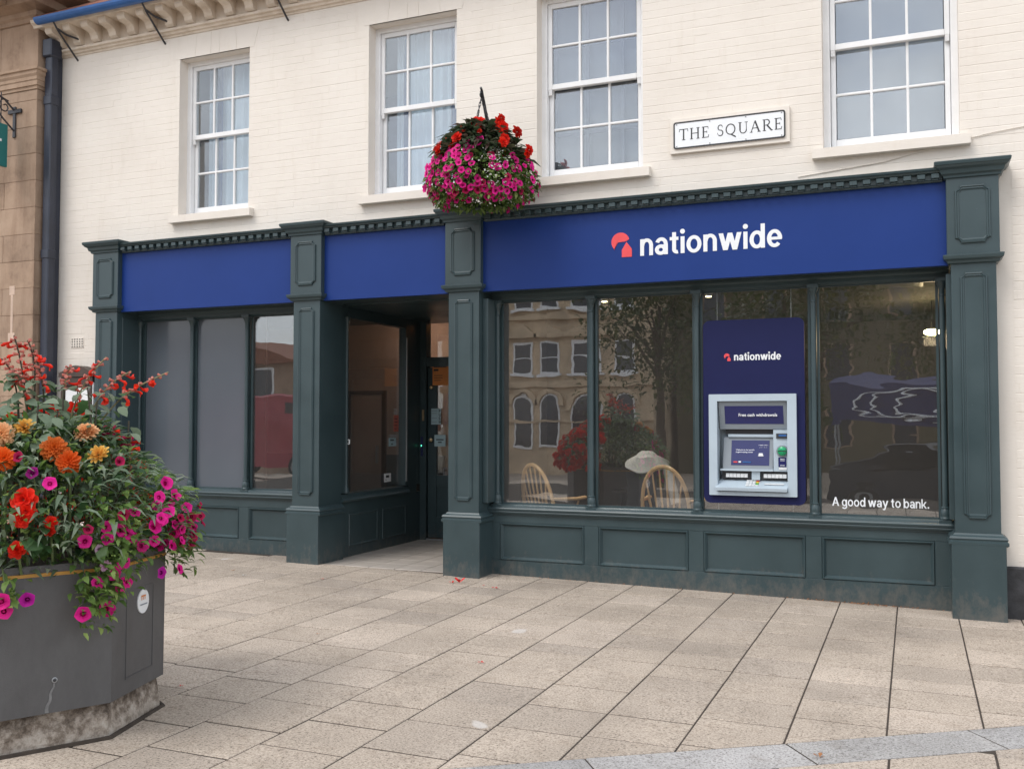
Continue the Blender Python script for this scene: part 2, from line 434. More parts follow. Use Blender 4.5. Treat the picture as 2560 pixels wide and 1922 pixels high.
class MB:
    def __init__(s): s.v = []; s.f = []; s.smooth = []
    def add(s, vs, fs, smooth=False):
        k = len(s.v); s.v += [tuple(v) for v in vs]
        s.f += [tuple(i + k for i in f) for f in fs]; s.smooth += [smooth] * len(fs)
        return s
    def box(s, x0, x1, y0, y1, z0, z1):
        v = [(x, y, z) for z in (z0, z1) for y in (y0, y1) for x in (x0, x1)]
        return s.add(v, [(0, 2, 3, 1), (4, 5, 7, 6), (0, 1, 5, 4), (2, 6, 7, 3), (0, 4, 6, 2), (1, 3, 7, 5)])
    def cbox(s, x0, x1, y0, y1, z0, z1, c=.004):
        """box with chamfered edges"""
        lim = [(x0, x1), (y0, y1), (z0, z1)]
        c = min(c, .45 * min(b - a for a, b in lim))
        vs = []; idx = {}
        for i in (0, 1):
            for j in (0, 1):
                for k in (0, 1):
                    for ax in range(3):
                        p = [lim[0][i], lim[1][j], lim[2][k]]
                        for q, t in enumerate((i, j, k)):
                            if q != ax: p[q] += c if t == 0 else -c
                        idx[(i, j, k, ax)] = len(vs); vs.append(p)
        fs = []
        for ax in range(3):
            o = [q for q in range(3) if q != ax]
            for t in (0, 1):
                f = []
                for a, b in ((0, 0), (1, 0), (1, 1), (0, 1)):
                    key = [0, 0, 0]; key[ax] = t; key[o[0]] = a; key[o[1]] = b
                    f.append(idx[(*key, ax)])
                fs.append(tuple(f))
        for ax in range(3):
            o = [q for q in range(3) if q != ax]
            for a in (0, 1):
                for b in (0, 1):
                    k0 = [0, 0, 0]; k0[o[0]] = a; k0[o[1]] = b; k1 = list(k0); k1[ax] = 1
                    fs.append((idx[(*k0, o[0])], idx[(*k1, o[0])], idx[(*k1, o[1])], idx[(*k0, o[1])]))
        for i in (0, 1):
            for j in (0, 1):
                for k in (0, 1): fs.append(tuple(idx[(i, j, k, a)] for a in range(3)))
        return s.add(vs, fs)
    def prism(s, poly, axis, a, b):
        """extrude a 2D polygon along axis ('x': poly=(y,z); 'y': (x,z); 'z': (x,y))"""
        mk = {'x': lambda p, t: (t, p[0], p[1]), 'y': lambda p, t: (p[0], t, p[1]), 'z': lambda p, t: (p[0], p[1], t)}[axis]
        n = len(poly)
        v = [mk(p, a) for p in poly] + [mk(p, b) for p in poly]
        f = [tuple(range(n)), tuple(range(2 * n - 1, n - 1, -1))]
        f += [(i, (i + 1) % n, n + (i + 1) % n, n + i) for i in range(n)]
        return s.add(v, f)
    def tube(s, pts, r, n=8, caps=True, closed=False):
        pts = [Vector(p) for p in pts]
        rr = r if isinstance(r, (list, tuple)) else [r] * len(pts)
        rings = []; up = None
        for i, p in enumerate(pts):
            if closed: d = pts[(i + 1) % len(pts)] - pts[i - 1]
            else: d = pts[min(i + 1, len(pts) - 1)] - pts[max(i - 1, 0)]
            d.normalize()
            if up is None:
                up = Vector((0, 0, 1)) if abs(d.z) < .9 else Vector((1, 0, 0))
            a = d.cross(up)
            if a.length < 1e-5: a = d.orthogonal()
            a.normalize(); b = a.cross(d).normalized(); up = b
            rings.append([p + rr[i] * (math.cos(t) * a + math.sin(t) * b) for t in [2 * math.pi * k / n for k in range(n)]])
        v = [q for g in rings for q in g]
        f = []
        m = len(rings)
        for i in range(m if closed else m - 1):
            for k in range(n):
                j = (i + 1) % m
                f.append((i * n + k, i * n + (k + 1) % n, j * n + (k + 1) % n, j * n + k))
        if caps and not closed: f += [tuple(range(n))[::-1], tuple((m - 1) * n + k for k in range(n))]
        return s.add(v, f, True)
    def lathe(s, prof, cx, cy, n=16):
        """prof: (radius, z) from bottom to top"""
        v = [(cx + r * math.cos(2 * math.pi * k / n), cy + r * math.sin(2 * math.pi * k / n), z) for r, z in prof for k in range(n)]
        f = [(i * n + k, i * n + (k + 1) % n, (i + 1) * n + (k + 1) % n, (i + 1) * n + k) for i in range(len(prof) - 1) for k in range(n)]
        f += [tuple(range(n))[::-1], tuple((len(prof) - 1) * n + k for k in range(n))]
        return s.add(v, f, True)
    def mesh(s, name, off=(0, 0, 0)):
        me = bpy.data.meshes.new(name)
        o = Vector(off)
        me.from_pydata([tuple(Vector(v) - o) for v in s.v], [], s.f)
        bm = bmesh.new(); bm.from_mesh(me)
        bmesh.ops.recalc_face_normals(bm, faces=bm.faces)
        bm.to_mesh(me); bm.free()
        if any(s.smooth):
            me.polygons.foreach_set('use_smooth', s.smooth)
            try: me.set_sharp_from_angle(angle=R(38))
            except Exception: pass
        me.update()
        return me
    def build(s, name, mat, parent=None):
        off = (0, 0, 0)
        if parent is None:
            xs, ys, zs = zip(*s.v)
            off = ((min(xs) + max(xs)) / 2, (min(ys) + max(ys)) / 2, min(zs))
        return place(name, s.mesh(name, off), mat, parent, off)
def box(name, mat, parent, *a, c=0):
    b = MB()
    (b.cbox(*a, c) if c else b.box(*a))
    return b.build(name, mat, parent)
def text_mesh(body, size, mat, name, parent, x, y, z, align='LEFT', depth=.002, offset=0., sx=1., spacing=1., roty=0., rot=None):
    """upright lettering facing -Y with its baseline at z"""
    cu = bpy.data.curves.new(name, 'FONT')
    cu.body = body; cu.size = size; cu.align_x = align; cu.extrude = depth; cu.offset = offset; cu.space_character = spacing
    cu.resolution_u = 4
    t = bpy.data.objects.new('tmp', cu)
    COL.objects.link(t)
    dg = bpy.context.evaluated_depsgraph_get()
    me = bpy.data.meshes.new_from_object(t.evaluated_get(dg))
    bpy.data.objects.remove(t)
    o = place(name, me, None, parent, (x, y, z), rot or (R(90), roty, 0), (sx, 1, 1))
    me.materials.clear(); me.materials.append(MATS[mat])
    return o

# ================================================================== GROUND
b = MB()
ys = [(70, -.16), (9.6, -.16), (-3, -.17), (-20, -1.05), (-300, -1.05)]
xs = [-200, -30, -9, 4, 30, 200]
for i in range(len(ys) - 1):
    for j in range(len(xs) - 1):
        q = []
        for x, (y, dz) in ((xs[j], ys[i]), (xs[j + 1], ys[i]), (xs[j + 1], ys[i + 1]), (xs[j], ys[i + 1])):
            q.append((x, y, dz + gz(max(-14, min(6, x)))))
        b.add(q, [(0, 1, 2, 3)])
me = b.mesh('ground')
tag(place('ground', me, 'paving'), kind='structure')

# bed of the pavement with its slabs
b = MB()
b.add([(-14, -3, gz(-14) - .0042), (5, -3, gz(5) - .0042), (5, 8.95, gz(5) - .0042), (-14, 8.95, gz(-14) - .0042)], [(0, 1, 2, 3)])
pavement = tag(place('pavement', b.mesh('pavement'), 'joint_dirt'), kind='structure')
BP = Vector((-1.034, 4.536)); BD = Vector((.806, .592)).normalized(); BN = Vector((-BD.y, BD.x)); BW = .289
def clip(poly, p, n):
    out = []
    for i in range(len(poly)):
        a, c = poly[i], poly[(i + 1) % len(poly)]
        da, dc = (a - p).dot(n), (c - p).dot(n)
        if da >= 0: out.append(a)
        if (da >= 0) != (dc >= 0): out.append(a + (c - a) * (da / (da - dc)))
    return out
def slab_geo(mb, poly, dz=0., tilt=(0, 0), off=(0, 0, 0)):
    """a paving stone from a plan polygon: worn edges, sides going down into the bed"""
    n = len(poly)
    cx = sum(p.x for p in poly) / n; cy = sum(p.y for p in poly) / n
    def z(p): return gz(p.x) + dz + tilt[0] * (p.x - cx) + tilt[1] * (p.y - cy)
    c = Vector((cx, cy))
    rings = []
    for ins, dn in ((.0035, 0), (.0, -.003), (0, -.04)):
        ring = []
        for p in poly:
            d = c - p
            q = p + d.normalized() * ins * 1.4
            ring.append((q.x - off[0], q.y - off[1], z(p) + dn - off[2]))
        rings.append(ring)
    v = [q for r_ in rings for q in r_]
    f = [tuple(range(n))] + [(k * n + i, k * n + (i + 1) % n, (k + 1) * n + (i + 1) % n, (k + 1) * n + i) for k in range(2) for i in range(n)]
    mb.add(v, f)
    return (cx, cy, gz(cx))
slabs = []
SH = .03
def slab_rect(x0, x1, y0, y1, g):
    g1 = g
    g1 = g * 1.5
    return [Vector((x, y + SH * x)) for x, y in ((x0 + g, y0 + g1), (x1 - g, y0 + g1), (x1 - g, y1 - g1), (x0 + g, y1 - g1))]
rs = random.Random(11)
for k in range(-5, 27):
    x1 = .31 - .4555 * k; x0 = x1 - .4555
    brk = [6.12]
    y = 6.12 + rs.choice([.40, .42, .24, .33, .40])
    while y < 9.3: brk.append(y); y += rs.choice([.40, .41, .43, .45, .38])
    y = 6.12 - rs.choice([.40, .30, .42, .22])
    while y > 1.2: brk.append(y); y -= rs.choice([.40, .41, .43, .45, .38])
    brk.sort()
    ymax = 8.84 if x0 > -4.3 or x1 < -5.75 else 8.56
    for a, c in zip(brk[:-1], brk[1:]):
        p = slab_rect(x0, x1, a, c, .0048)
        p = clip(p, Vector((0, ymax)), Vector((0, -1)))
        if len(p) > 2: p = clip(p, BP + BN * .004, BN)
        if len(p) > 2:
            ar = abs(sum(p[i].x * p[(i + 1) % len(p)].y - p[(i + 1) % len(p)].x * p[i].y for i in range(len(p)))) / 2
            if ar > .004: slabs.append((p, 'paving'))
for k in range(-8, 16):
    x1 = .334 - .46 * k; x0 = x1 - .46
    y = -1.0 + rs.random() * .3
    while y < 8:
        p = [Vector(q) for q in ((x0 + .0055, y + .0045), (x1 - .0055, y + .0045), (x1 - .0055, y + .4155), (x0 + .0055, y + .4155))]
        p = clip(p, BP - BN * (BW + .005), -BN)
        if len(p) > 2:
            ar = abs(sum(p[i].x * p[(i + 1) % len(p)].y - p[(i + 1) % len(p)].x * p[i].y for i in range(len(p)))) / 2
            if ar > .004: slabs.append((p, 'paving'))
        y += .42
J0 = (Vector((-.575, 4.842)) - BP).dot(BD)
for k in range(-8, 8):
    s0 = J0 + 1.02 * k; s1 = s0 + 1.02
    q = [BP + BD * s + BN * t for s, t in ((s0 + .004, -.004), (s1 - .004, -.004), (s1 - .004, -BW + .004), (s0 + .004, -BW + .004))]
    slabs.append((q, 'granite'))
def slab_rank(s):
    p = s[0]; cx = sum(q.x for q in p) / len(p); cy = sum(q.y for q in p) / len(p)
    out = 0 if (-9 < cx < 1.0 and cy > 3.2 and cx > -1.02 * cy + .02 * 0) else 100
    if s[1] == 'granite' and out == 0: out = -10
    return out + math.hypot(cx, cy)
slabs.sort(key=slab_rank)
rest = MB()
for i, (p, mt) in enumerate(slabs):
    dz = rs.uniform(-.0012, .0012); tl = (rs.uniform(-.003, .003), rs.uniform(-.003, .003))
    if i < 300:
        c = (sum(q.x for q in p) / len(p), sum(q.y for q in p) / len(p))
        m = MB(); off = (c[0], c[1], gz(c[0]))
        slab_geo(m, p, dz, tl, off)
        o = place('paving_slab' if mt == 'paving' else 'granite_stone', m.mesh('paving_slab'), mt, pavement, off)
    else: slab_geo(rest, p, dz, tl)
tag(rest.build('paving_slab', 'paving', pavement), kind='stuff')

# ================================================================== CREAM BUILDING
WY = 8.68
bld = thing('shop_building', (-4.5, 8.8, .1), 'cream painted brick building with sash windows above the dark green shopfront', 'building')
WINS = [(-7.775, -6.79), (-5.25, -4.222), (-3.35, -2.29), (-.69, .39)]
WZ0, WZ1 = 3.955, 5.775
HOLES = [(x0, x1, WZ0, WZ1) for x0, x1 in WINS] + [(-8.84, .60, -1, 3.56)]
X0, X1, ZT = -9.74, 3.2, 6.5
bx = sorted({X0, X1} | {h[0] for h in HOLES} | {h[1] for h in HOLES})
bz = sorted({-.2, ZT} | {WZ0, WZ1, 3.56})
b = MB()
for i in range(len(bx) - 1):
    for j in range(len(bz) - 1):
        cx, cz = (bx[i] + bx[i + 1]) / 2, (bz[j] + bz[j + 1]) / 2
        if any(h[0] < cx < h[1] and h[2] < cz < h[3] for h in HOLES): continue
        b.box(bx[i], bx[i + 1], WY + .0019, WY + .27, bz[j], bz[j + 1])
wall = b.build('wall', 'cream_paint', bld)
# bricks under the paint
def brick_unit():
    cx, cz = .0006, .055
    v = [(-.5, 0, -.5), (.5, 0, -.5), (.5, 0, .5), (-.5, 0, .5),
         (-.5, -.86, -.5), (.5, -.86, -.5), (.5, -.86, .5), (-.5, -.86, .5),
         (-.5 + cx, -1, -.5 + cz), (.5 - cx, -1, -.5 + cz), (.5 - cx, -1, .5 - cz), (-.5 + cx, -1, .5 - cz)]
    f = []
    for o in (0, 4):
        for i in range(4): f.append((o + i, o + (i + 1) % 4, o + 4 + (i + 1) % 4, o + 4 + i))
    f.append((8, 9, 10, 11))
    return v, f
BV, BF = brick_unit()
bricks = []
EX = [(x0 - .16, x1 + .16, WZ1, WZ1 + .27) for x0, x1 in WINS] + [(x0 - .09, x1 + .09, 3.85, WZ0) for x0, x1 in WINS] + HOLES
EX += [(-8.98, .76, -1, 3.60), (.60, 3.3, -1, .44), (-9.42, -9.17, 2.46, 2.62)]
rb = random.Random(5)
crs = 0
z = .02
while z < 6.04:
    zc = z + .0375
    jz = rb.uniform(-.002, .002)
    cuts = sorted([(e[0], e[1]) for e in EX if e[2] - .02 < zc < e[3] + .02])
    segs = []; x = X0
    for a, c in cuts:
        if a > x: segs.append((x, a))
        x = max(x, c)
    if x < X1: segs.append((x, X1))
    offx = 0 if crs % 2 else .1125
    for a, c in segs:
        k = math.floor((a - offx) / .225)
        xx = a
        while xx < c - .01:
            nx = min(c, offx + (k + 1) * .225); k += 1
            if nx - xx < .02: xx = nx; continue
            bricks.append(((xx + nx) / 2, zc + jz, nx - xx - .0008, rb.uniform(-.0009, .0009)))
            xx = nx
    z += .075; crs += 1
def brick_rank(q):
    x, zz = q[0], q[1]
    return math.hypot(x, zz - 1.6) + (50 if (x > .78 or zz > 5.25 + .14 * -x) else 0)
bricks.sort(key=brick_rank)
bmesh_unit = bpy.data.meshes.new('brick'); bmesh_unit.from_pydata(BV, [], BF); bmesh_unit.materials.append(MATS['cream_paint'])
bm = bmesh.new(); bm.from_mesh(bmesh_unit); bmesh.ops.recalc_face_normals(bm, faces=bm.faces); bm.to_mesh(bmesh_unit); bm.free()
rest = MB()
for i, (x, zc, ln, dy) in enumerate(bricks):
    h = .0738; d = .014
    if i < 300: place('brick', bmesh_unit, None, wall, (x, WY + .014 + dy, zc), (0, rb.uniform(-.002, .002), 0), (ln, d, h))
    else: rest.add([(x + v[0] * ln, WY + .014 + dy + v[1] * d, zc + v[2] * h) for v in BV], BF)
tag(rest.build('brick', 'cream_paint', wall), kind='stuff')
# flat arches over the windows: plastered voussoirs
for x0, x1 in WINS:
    edges = [(-.14, -.06), (.25, .22), (.46, .445), (.58, .575), (.80, .82), (1.14, 1.06)]
    w = x1 - x0
    for (t0, b0), (t1, b1) in zip(edges[:-1], edges[1:]):
        g = .0022
        m = MB()
        pl = [(x0 + b0 * w + g, WZ1), (x0 + b1 * w - g, WZ1), (x0 + t1 * w - g, WZ1 + .268), (x0 + t0 * w + g, WZ1 + .268)]
        m.prism(pl, 'y', WY - .001, WY + .02)
        m.build('voussoir', 'cream_paint', wall)
box('plinth', 'plinth_black', bld, .64, X1, WY - .035, WY + .1, -.2, .44, c=.012)
# cable running down the wall to the right of the street sign
m = MB()
m.tube([(-.9, WY - .008, 3.73), (-.2, WY - .010, 3.79), (.35, WY - .008, 3.90), (.62, WY - .010, 3.945), (1.0, WY - .008, 3.985), (3.1, WY - .008, 4.09)], .004, 6)
m.build('cable', 'cream_paint', bld)
# sash windows
def sash_window(i, x0, x1):
    w = x1 - x0
    fy = WY + .135
    b = MB()
    t = .055
    b.cbox(x0 - .05, x0 + t, fy, fy + .14, WZ0 - .02, WZ1 + .02, .005)
    b.cbox(x1 - t, x1 + .05, fy, fy + .14, WZ0 - .02, WZ1 + .02, .005)
    b.box(x0 + t, x1 - t, fy + .002, fy + .138, WZ1 - .05, WZ1 + .02)
    b.prism([(fy - .045, WZ0 - .02), (fy - .045, WZ0 + .035), (fy + .13, WZ0 + .052), (fy + .13, WZ0 - .02)], 'x', x0 + .006, x1 - .006)
    win = b.build('sash_window', 'white_gloss', bld)
    ix0, ix1 = x0 + t + .003, x1 - t - .003
    zm = 4.895
    for nm, z0, z1, yy, br, tr in (('upper_sash', zm - .03, WZ1 - .052, fy + .022, .052, .045), ('lower_sash', WZ0 + .045, zm + .022, fy + .066, .075, .04)):
        st = .042; th = .040
        b = MB()
        b.cbox(ix0, ix0 + st, yy, yy + th, z0, z1, .004); b.cbox(ix1 - st, ix1, yy, yy + th, z0, z1, .004)
        b.cbox(ix0 + st, ix1 - st, yy - .003, yy + th - .003, z0, z0 + br, .004)
        b.box(ix0 + st, ix1 - st, yy + .001, yy + th - .001, z1 - tr, z1)
        if nm == 'upper_sash':
            for xx in (ix0, ix1 - st):
                b.prism([(yy, z0), (yy + .03, z0), (yy + .024, z0 - .05), (yy + .008, z0 - .05)], 'x', xx + .004, xx + st - .004)
        b.build(nm, 'white_gloss', win)
        gx0, gx1, gz0, gz1 = ix0 + st, ix1 - st, z0 + br, z1 - tr
        cw = (gx1 - gx0) / 3; ch = (gz1 - gz0) / 2; g = .011
        bar = [(-g, .004), (-g * .45, .0), (g * .45, .0), (g, .004), (g, th - .004), (-g, th - .004)]
        for k in (1, 2):
            m = MB(); m.prism([(gx0 + cw * k + u, yy + v) for u, v in bar], 'z', gz0, gz1); m.build('glazing_bar', 'white_gloss', win)
        m = MB(); m.prism([(yy + .0015 + v, gz0 + ch + u) for u, v in bar], 'x', gx0, gx1); m.build('glazing_bar', 'white_gloss', win)
        for a in range(3):
            for c in range(2):
                m = MB()
                e = random.Random(i * 50 + a * 7 + c + int(z0 * 10)).uniform(-.004, .004)
                xa, xb, za, zb = gx0 + cw * a + g * .7, gx0 + cw * (a + 1) - g * .7, gz0 + ch * c + g * .7, gz0 + ch * (c + 1) - g * .7
                m.add([(xa, yy + .020 + e, za), (xb, yy + .020 - e, za), (xb, yy + .020 - e, zb), (xa, yy + .020 + e, zb),
                       (xa, yy + .024 + e, za), (xb, yy + .024 - e, za), (xb, yy + .024 - e, zb), (xa, yy + .024 + e, zb)],
                      [(0, 1, 2, 3), (4, 7, 6, 5), (0, 4, 5, 1), (1, 5, 6, 2), (2, 6, 7, 3), (3, 7, 4, 0)])
                m.build('pane', 'old_glass', win)
    m = MB()
    m.prism([(WY - .075, 3.862), (WY - .075, 3.944), (WY + .16, 3.972), (WY + .16, 3.862)], 'x', x0 - .085, x1 + .075)
    m.build('window_sill', 'cream_paint', bld)
for i, (x0, x1) in enumerate(WINS): sash_window(i, x0, x1)
# eaves cornice with scrolled modillions
m = MB()
prof = [(WY + .02, 6.045), (WY - .012, 6.045), (WY - .018, 6.065), (WY - .04, 6.072), (WY - .048, 6.092), (WY - .075, 6.10), (WY - .08, 6.125), (WY + .02, 6.135)]
m.prism(prof, 'x', -9.76, X1)
cor = m.build('eaves_cornice', 'cream_stone', bld)
m = MB(); m.box(-9.735, X1, WY - .03, WY + .02, 6.132, 6.345); m.build('frieze', 'cream_stone', cor)
m = MB()
m.prism([(WY + .02, 6.335), (WY - .30, 6.335), (WY - .31, 6.36), (WY - .345, 6.385), (WY - .35, 6.42), (WY + .02, 6.43)], 'x', -9.76, X1)
m.build('corona', 'cream_stone', cor)
mod = [(0, 6.14), (-.035, 6.145), (-.065, 6.17), (-.075, 6.205), (-.10, 6.235), (-.16, 6.25), (-.215, 6.265), (-.235, 6.295), (-.235, 6.335), (0, 6.335)]
m = MB(); m.prism([(WY - .03 + y, z) for y, z in mod], 'x', -.055, .055)
me_mod = m.mesh('modillion'); me_mod.materials.append(MATS['cream_stone'])
x = -9.56
while x < X1: place('modillion', me_mod, None, cor, (x, 0, 0)); x += .283
# roof edge with a few courses of tiles
m = MB(); m.add([(-9.74, WY - .34, 6.44), (X1, WY - .34, 6.44), (X1, WY + 3, 8.6), (-9.74, WY + 3, 8.6), (-9.74, WY + 3, 6.3), (X1, WY + 3, 6.3)], [(0, 1, 2, 3), (3, 2, 5, 4)])
roof = m.build('roof', 'tile_roof', bld)
m = MB()
m.add([(-.082, 0, 0), (.082, 0, 0), (.082, .2, .13), (-.082, .2, .13), (-.082, 0, .014), (.082, 0, .014), (.082, .2, .144), (-.082, .2, .144)], [(0, 1, 5, 4), (4, 5, 6, 7), (1, 2, 6, 5), (3, 0, 4, 7)])
me_t = m.mesh('roof_tile'); me_t.materials.append(MATS['tile_roof'])
for r_ in range(3):
    for k in range(22): place('roof_tile', me_t, None, roof, (-9.62 + .168 * k + .084 * (r_ % 2), WY - .345 + .15 * r_, 6.445 + .097 * r_))
# gutter on iron stays
m = MB()
gp = [(WY - .37 + .065 * math.cos(t), 6.40 + .065 * math.sin(t)) for t in [math.pi + math.pi * k / 8 for k in range(9)]]
gp += [(WY - .37 + .055 * math.cos(t), 6.40 + .055 * math.sin(t)) for t in [2 * math.pi - math.pi * k / 8 for k in range(9)]]
m.prism(gp, 'x', -9.62, X1)
gut = m.build('gutter', 'gutter_blue', bld)
for xs_ in (-9.36, -8.0, -6.28, -4.7, -3.1, -1.5, .1):
    m = MB()
    m.tube([(xs_ - .02, WY - .36, 6.35), (xs_, WY - .29, 6.24), (xs_, WY - .03, 6.02), (xs_, WY - .004, 6.0), (xs_ + .012, WY - .004, 5.985)], .011, 6)
    m.tube([(xs_, WY - .31, 6.27), (xs_ + .05, WY - .22, 6.22), (xs_ + .12, WY - .09, 6.20)], .012, 6)
    m.build('gutter_stay', 'black_iron', gut)
# lime-green scrap and curtains seen through the upper windows
def curtain(x0, x1, y, z0, z1, mat, label, n=9, amp=.02):
    m = MB(); cols = n * 8
    v = []
    for r_ in range(2):
        for zz in (z0, z1):
            for k in range(cols + 1):
                u = k / cols
                v.append((x0 + (x1 - x0) * u, y + .003 * r_ + amp * math.sin(u * n * 2 * math.pi + .6 * math.sin(9 * u)) * (1 if zz == z0 else .7), zz))
    f = []
    s = cols + 1
    for r_ in (0, 2):
        for k in range(cols): f.append((r_ * s + k, r_ * s + k + 1, (r_ + 1) * s + k + 1, (r_ + 1) * s + k))
    m.add(v, f, True)
    return tag(m.build('curtain', mat), label, 'curtain')
curtain(-7.66, -6.72, 9.06, 4.0, 5.82, 'curtain', 'pale net curtain in the leftmost upper window above the shop')
curtain(-5.12, -4.16, 9.06, 4.0, 5.82, 'curtain', 'pale net curtain in the upper window left of the hanging basket', 10)
curtain(-7.52, -7.44, 9.03, 4.0, 5.82, 'curtain_blue', 'narrow dark blue drape edge in the leftmost upper window', 3)
curtain(-5.02, -4.95, 9.03, 4.0, 5.82, 'curtain_blue', 'narrow dark blue drape edge left of the net curtain above the entrance', 3)
curtain(-4.45, -4.36, 9.03, 4.0, 5.82, 'curtain_blue', 'narrow dark blue drape between folds of net curtain behind the hanging basket', 2)
# rooms behind the upper windows
m = MB()
for a, c in ((-9.4, -3.9), (-3.8, 2.6)):
    m.box(a, c, 11.6, 11.7, 3.4, 6.3); m.box(a, c, 8.97, 11.7, 3.44, 3.5); m.box(a, c, 8.97, 11.7, 6.1, 6.2)
    m.box(a - .1, a, 8.97, 11.7, 3.4, 6.3); m.box(c, c + .1, 8.97, 11.7, 3.4, 6.3)
tag(m.build('upper_room', 'inner_wall_grey'), kind='structure')
# secondary glazing behind the two right-hand windows
for (x0, x1), lb in ((WINS[2], 'grey secondary glazing frame behind the sash window nearest the hanging basket'), (WINS[3], 'grey secondary glazing frame behind the sash window right of the street sign')):
    m = MB(); m.box(x0 - .02, x1 + .02, 9.04, 9.045, 3.98, 5.80 if x0 < -2 else 5.62); tag(m.build('window_blind', 'blind_grey'), 'plain grey blind behind the sash window ' + ('beside the hanging basket' if x0 < -2 else 'right of the street sign'), 'blind')
    if x0 > -2: continue
    t = thing('secondary_glazing', ((x0 + x1) / 2, 9.0, WZ0), lb, 'window frame')
    for zz0, zz1, xo in ((4.0, 4.86, .0), (4.9, 5.72, .0)):
        m = MB()
        for xx in (x0 + .07, (x0 * .62 + x1 * .38), (x0 * .28 + x1 * .72), x1 - .1): m.box(xx, xx + .035, 8.975, 9.0, zz0, zz1)
        m.box(x0 + .05, x1 - .05, 8.972, 9.002, zz1, zz1 + .045); m.box(x0 + .05, x1 - .05, 8.972, 9.002, zz0 - .045, zz0)
        m.box(x0 + .05, x1 - .05, 8.974, 8.999, (zz0 + zz1) / 2, (zz0 + zz1) / 2 + .03)
        m.build('frame', 'secondary_frame', t)

# ================================================================== SHOPFRONT
sf = thing('shopfront', (-4.1, 8.6, .08), 'dark green timber shopfront with panelled pilasters and dentil cornice', 'shopfront')
def scoop(cx, z0, z1, w, r, ins, n=5):
    """outline of a panel with scooped corners, inset by ins"""
    x0, x1 = cx - w / 2, cx + w / 2
    pts = []
    rr = r + ins * .55
    for (qx, qz, sx, sz) in ((x0, z0, 1, 1), (x1, z0, -1, 1), (x1, z1, -1, -1), (x0, z1, 1, -1)):
        seq = []
        for k in range(n + 1):
            t = math.pi / 2 * k / n
            seq.append((qx + sx * max(ins, rr * math.cos(t)), qz + sz * max(ins, rr * math.sin(t))))
        # order so that the outline runs counter-clockwise
        if (sx, sz) in ((1, 1), (-1, -1)): seq = seq[::-1]
        pts += seq
    return pts
def panel_moulding(cx, z0, z1, w, r, y, parent):
    lev = [(0, 0), (.004, .014), (.012, .018), (.018, .010), (.024, .012), (.030, .012), (.034, .005), (.042, .003)]
    rings = [[(px, y - h, pz) for px, pz in scoop(cx, z0, z1, w, r, i)] for i, h in lev]
    n = len(rings[0])
    m = MB()
    f = [(k * n + i, k * n + (i + 1) % n, (k + 1) * n + (i + 1) % n, (k + 1) * n + i) for k in range(len(lev) - 1) for i in range(n)]
    f.append(tuple((len(lev) - 1) * n + i for i in range(n)))
    m.add([q for r_ in rings for q in r_], f)
    return m.build('panel_moulding', 'green_paint', parent)
def ring_mould(m, x0, x1, prof, y1):
    """a moulding that returns round three sides of a pilaster: prof = (projection, z)"""
    v = []
    for p, z_, yf in prof:
        v += [(x0 - p, y1, z_), (x0 - p, yf - p, z_), (x1 + p, yf - p, z_), (x1 + p, y1, z_)]
    n = len(prof)
    f = [(k * 4 + i, k * 4 + i + 1, (k + 1) * 4 + i + 1, (k + 1) * 4 + i) for k in range(n - 1) for i in range(3)]
    f += [(0, 1, 2, 3), tuple((n - 1) * 4 + i for i in range(4))]
    m.add(v, f)
def pilaster(c, back):
    b = MB()
    b.cbox(c - .165, c + .165, 8.515, back, .66, 2.90, .004)            # shaft
    b.cbox(c - .192, c + .192, 8.49, back - .002, 2.905, 3.60, .004)    # frieze block
    b.cbox(c - .196, c + .196, 8.465, back - .001, -.2, .64, .005)      # base
    p = b.build('pilaster', 'green_paint', sf)
    m = MB(); ring_mould(m, c - .17, c + .17, [(.035, .612, 8.51), (.046, .622, 8.51), (.046, .642, 8.51), (.036, .648, 8.51), (.036, .658, 8.51), (.042, .668, 8.51), (.034, .684, 8.51), (.012, .694, 8.51), (.002, .708, 8.51)], back - .003)
    m.build('base_moulding', 'green_paint', p)
    m = MB(); ring_mould(m, c - .17, c + .17, [(.002, 2.862, 8.51), (.018, 2.868, 8.51), (.024, 2.885, 8.51), (.046, 2.90, 8.51), (.052, 2.922, 8.51), (.052, 2.932, 8.51), (.028, 2.938, 8.51)], back - .004)
    m.build('astragal', 'green_paint', p)
    m = MB(); ring_mould(m, c - .194, c + .194, [(.0, 3.552, 8.487), (.014, 3.558, 8.487), (.016, 3.575, 8.487), (.034, 3.588, 8.487), (.042, 3.618, 8.487), (.066, 3.634, 8.487), (.074, 3.648, 8.487), (.082, 3.654, 8.487), (.086, 3.676, 8.487), (.078, 3.684, 8.487)], 8.70)
    m.build('capital', 'green_paint', p)
    panel_moulding(c, 3.02, 3.49, .26, .042, 8.49, p)
    panel_moulding(c, .82, 2.79, .20, .036, 8.515, p)
    return p
for c, bk in ((-8.67, 8.95), (-5.892, 8.95), (-4.06, 8.95), (.462, 8.80)): pilaster(c, bk)
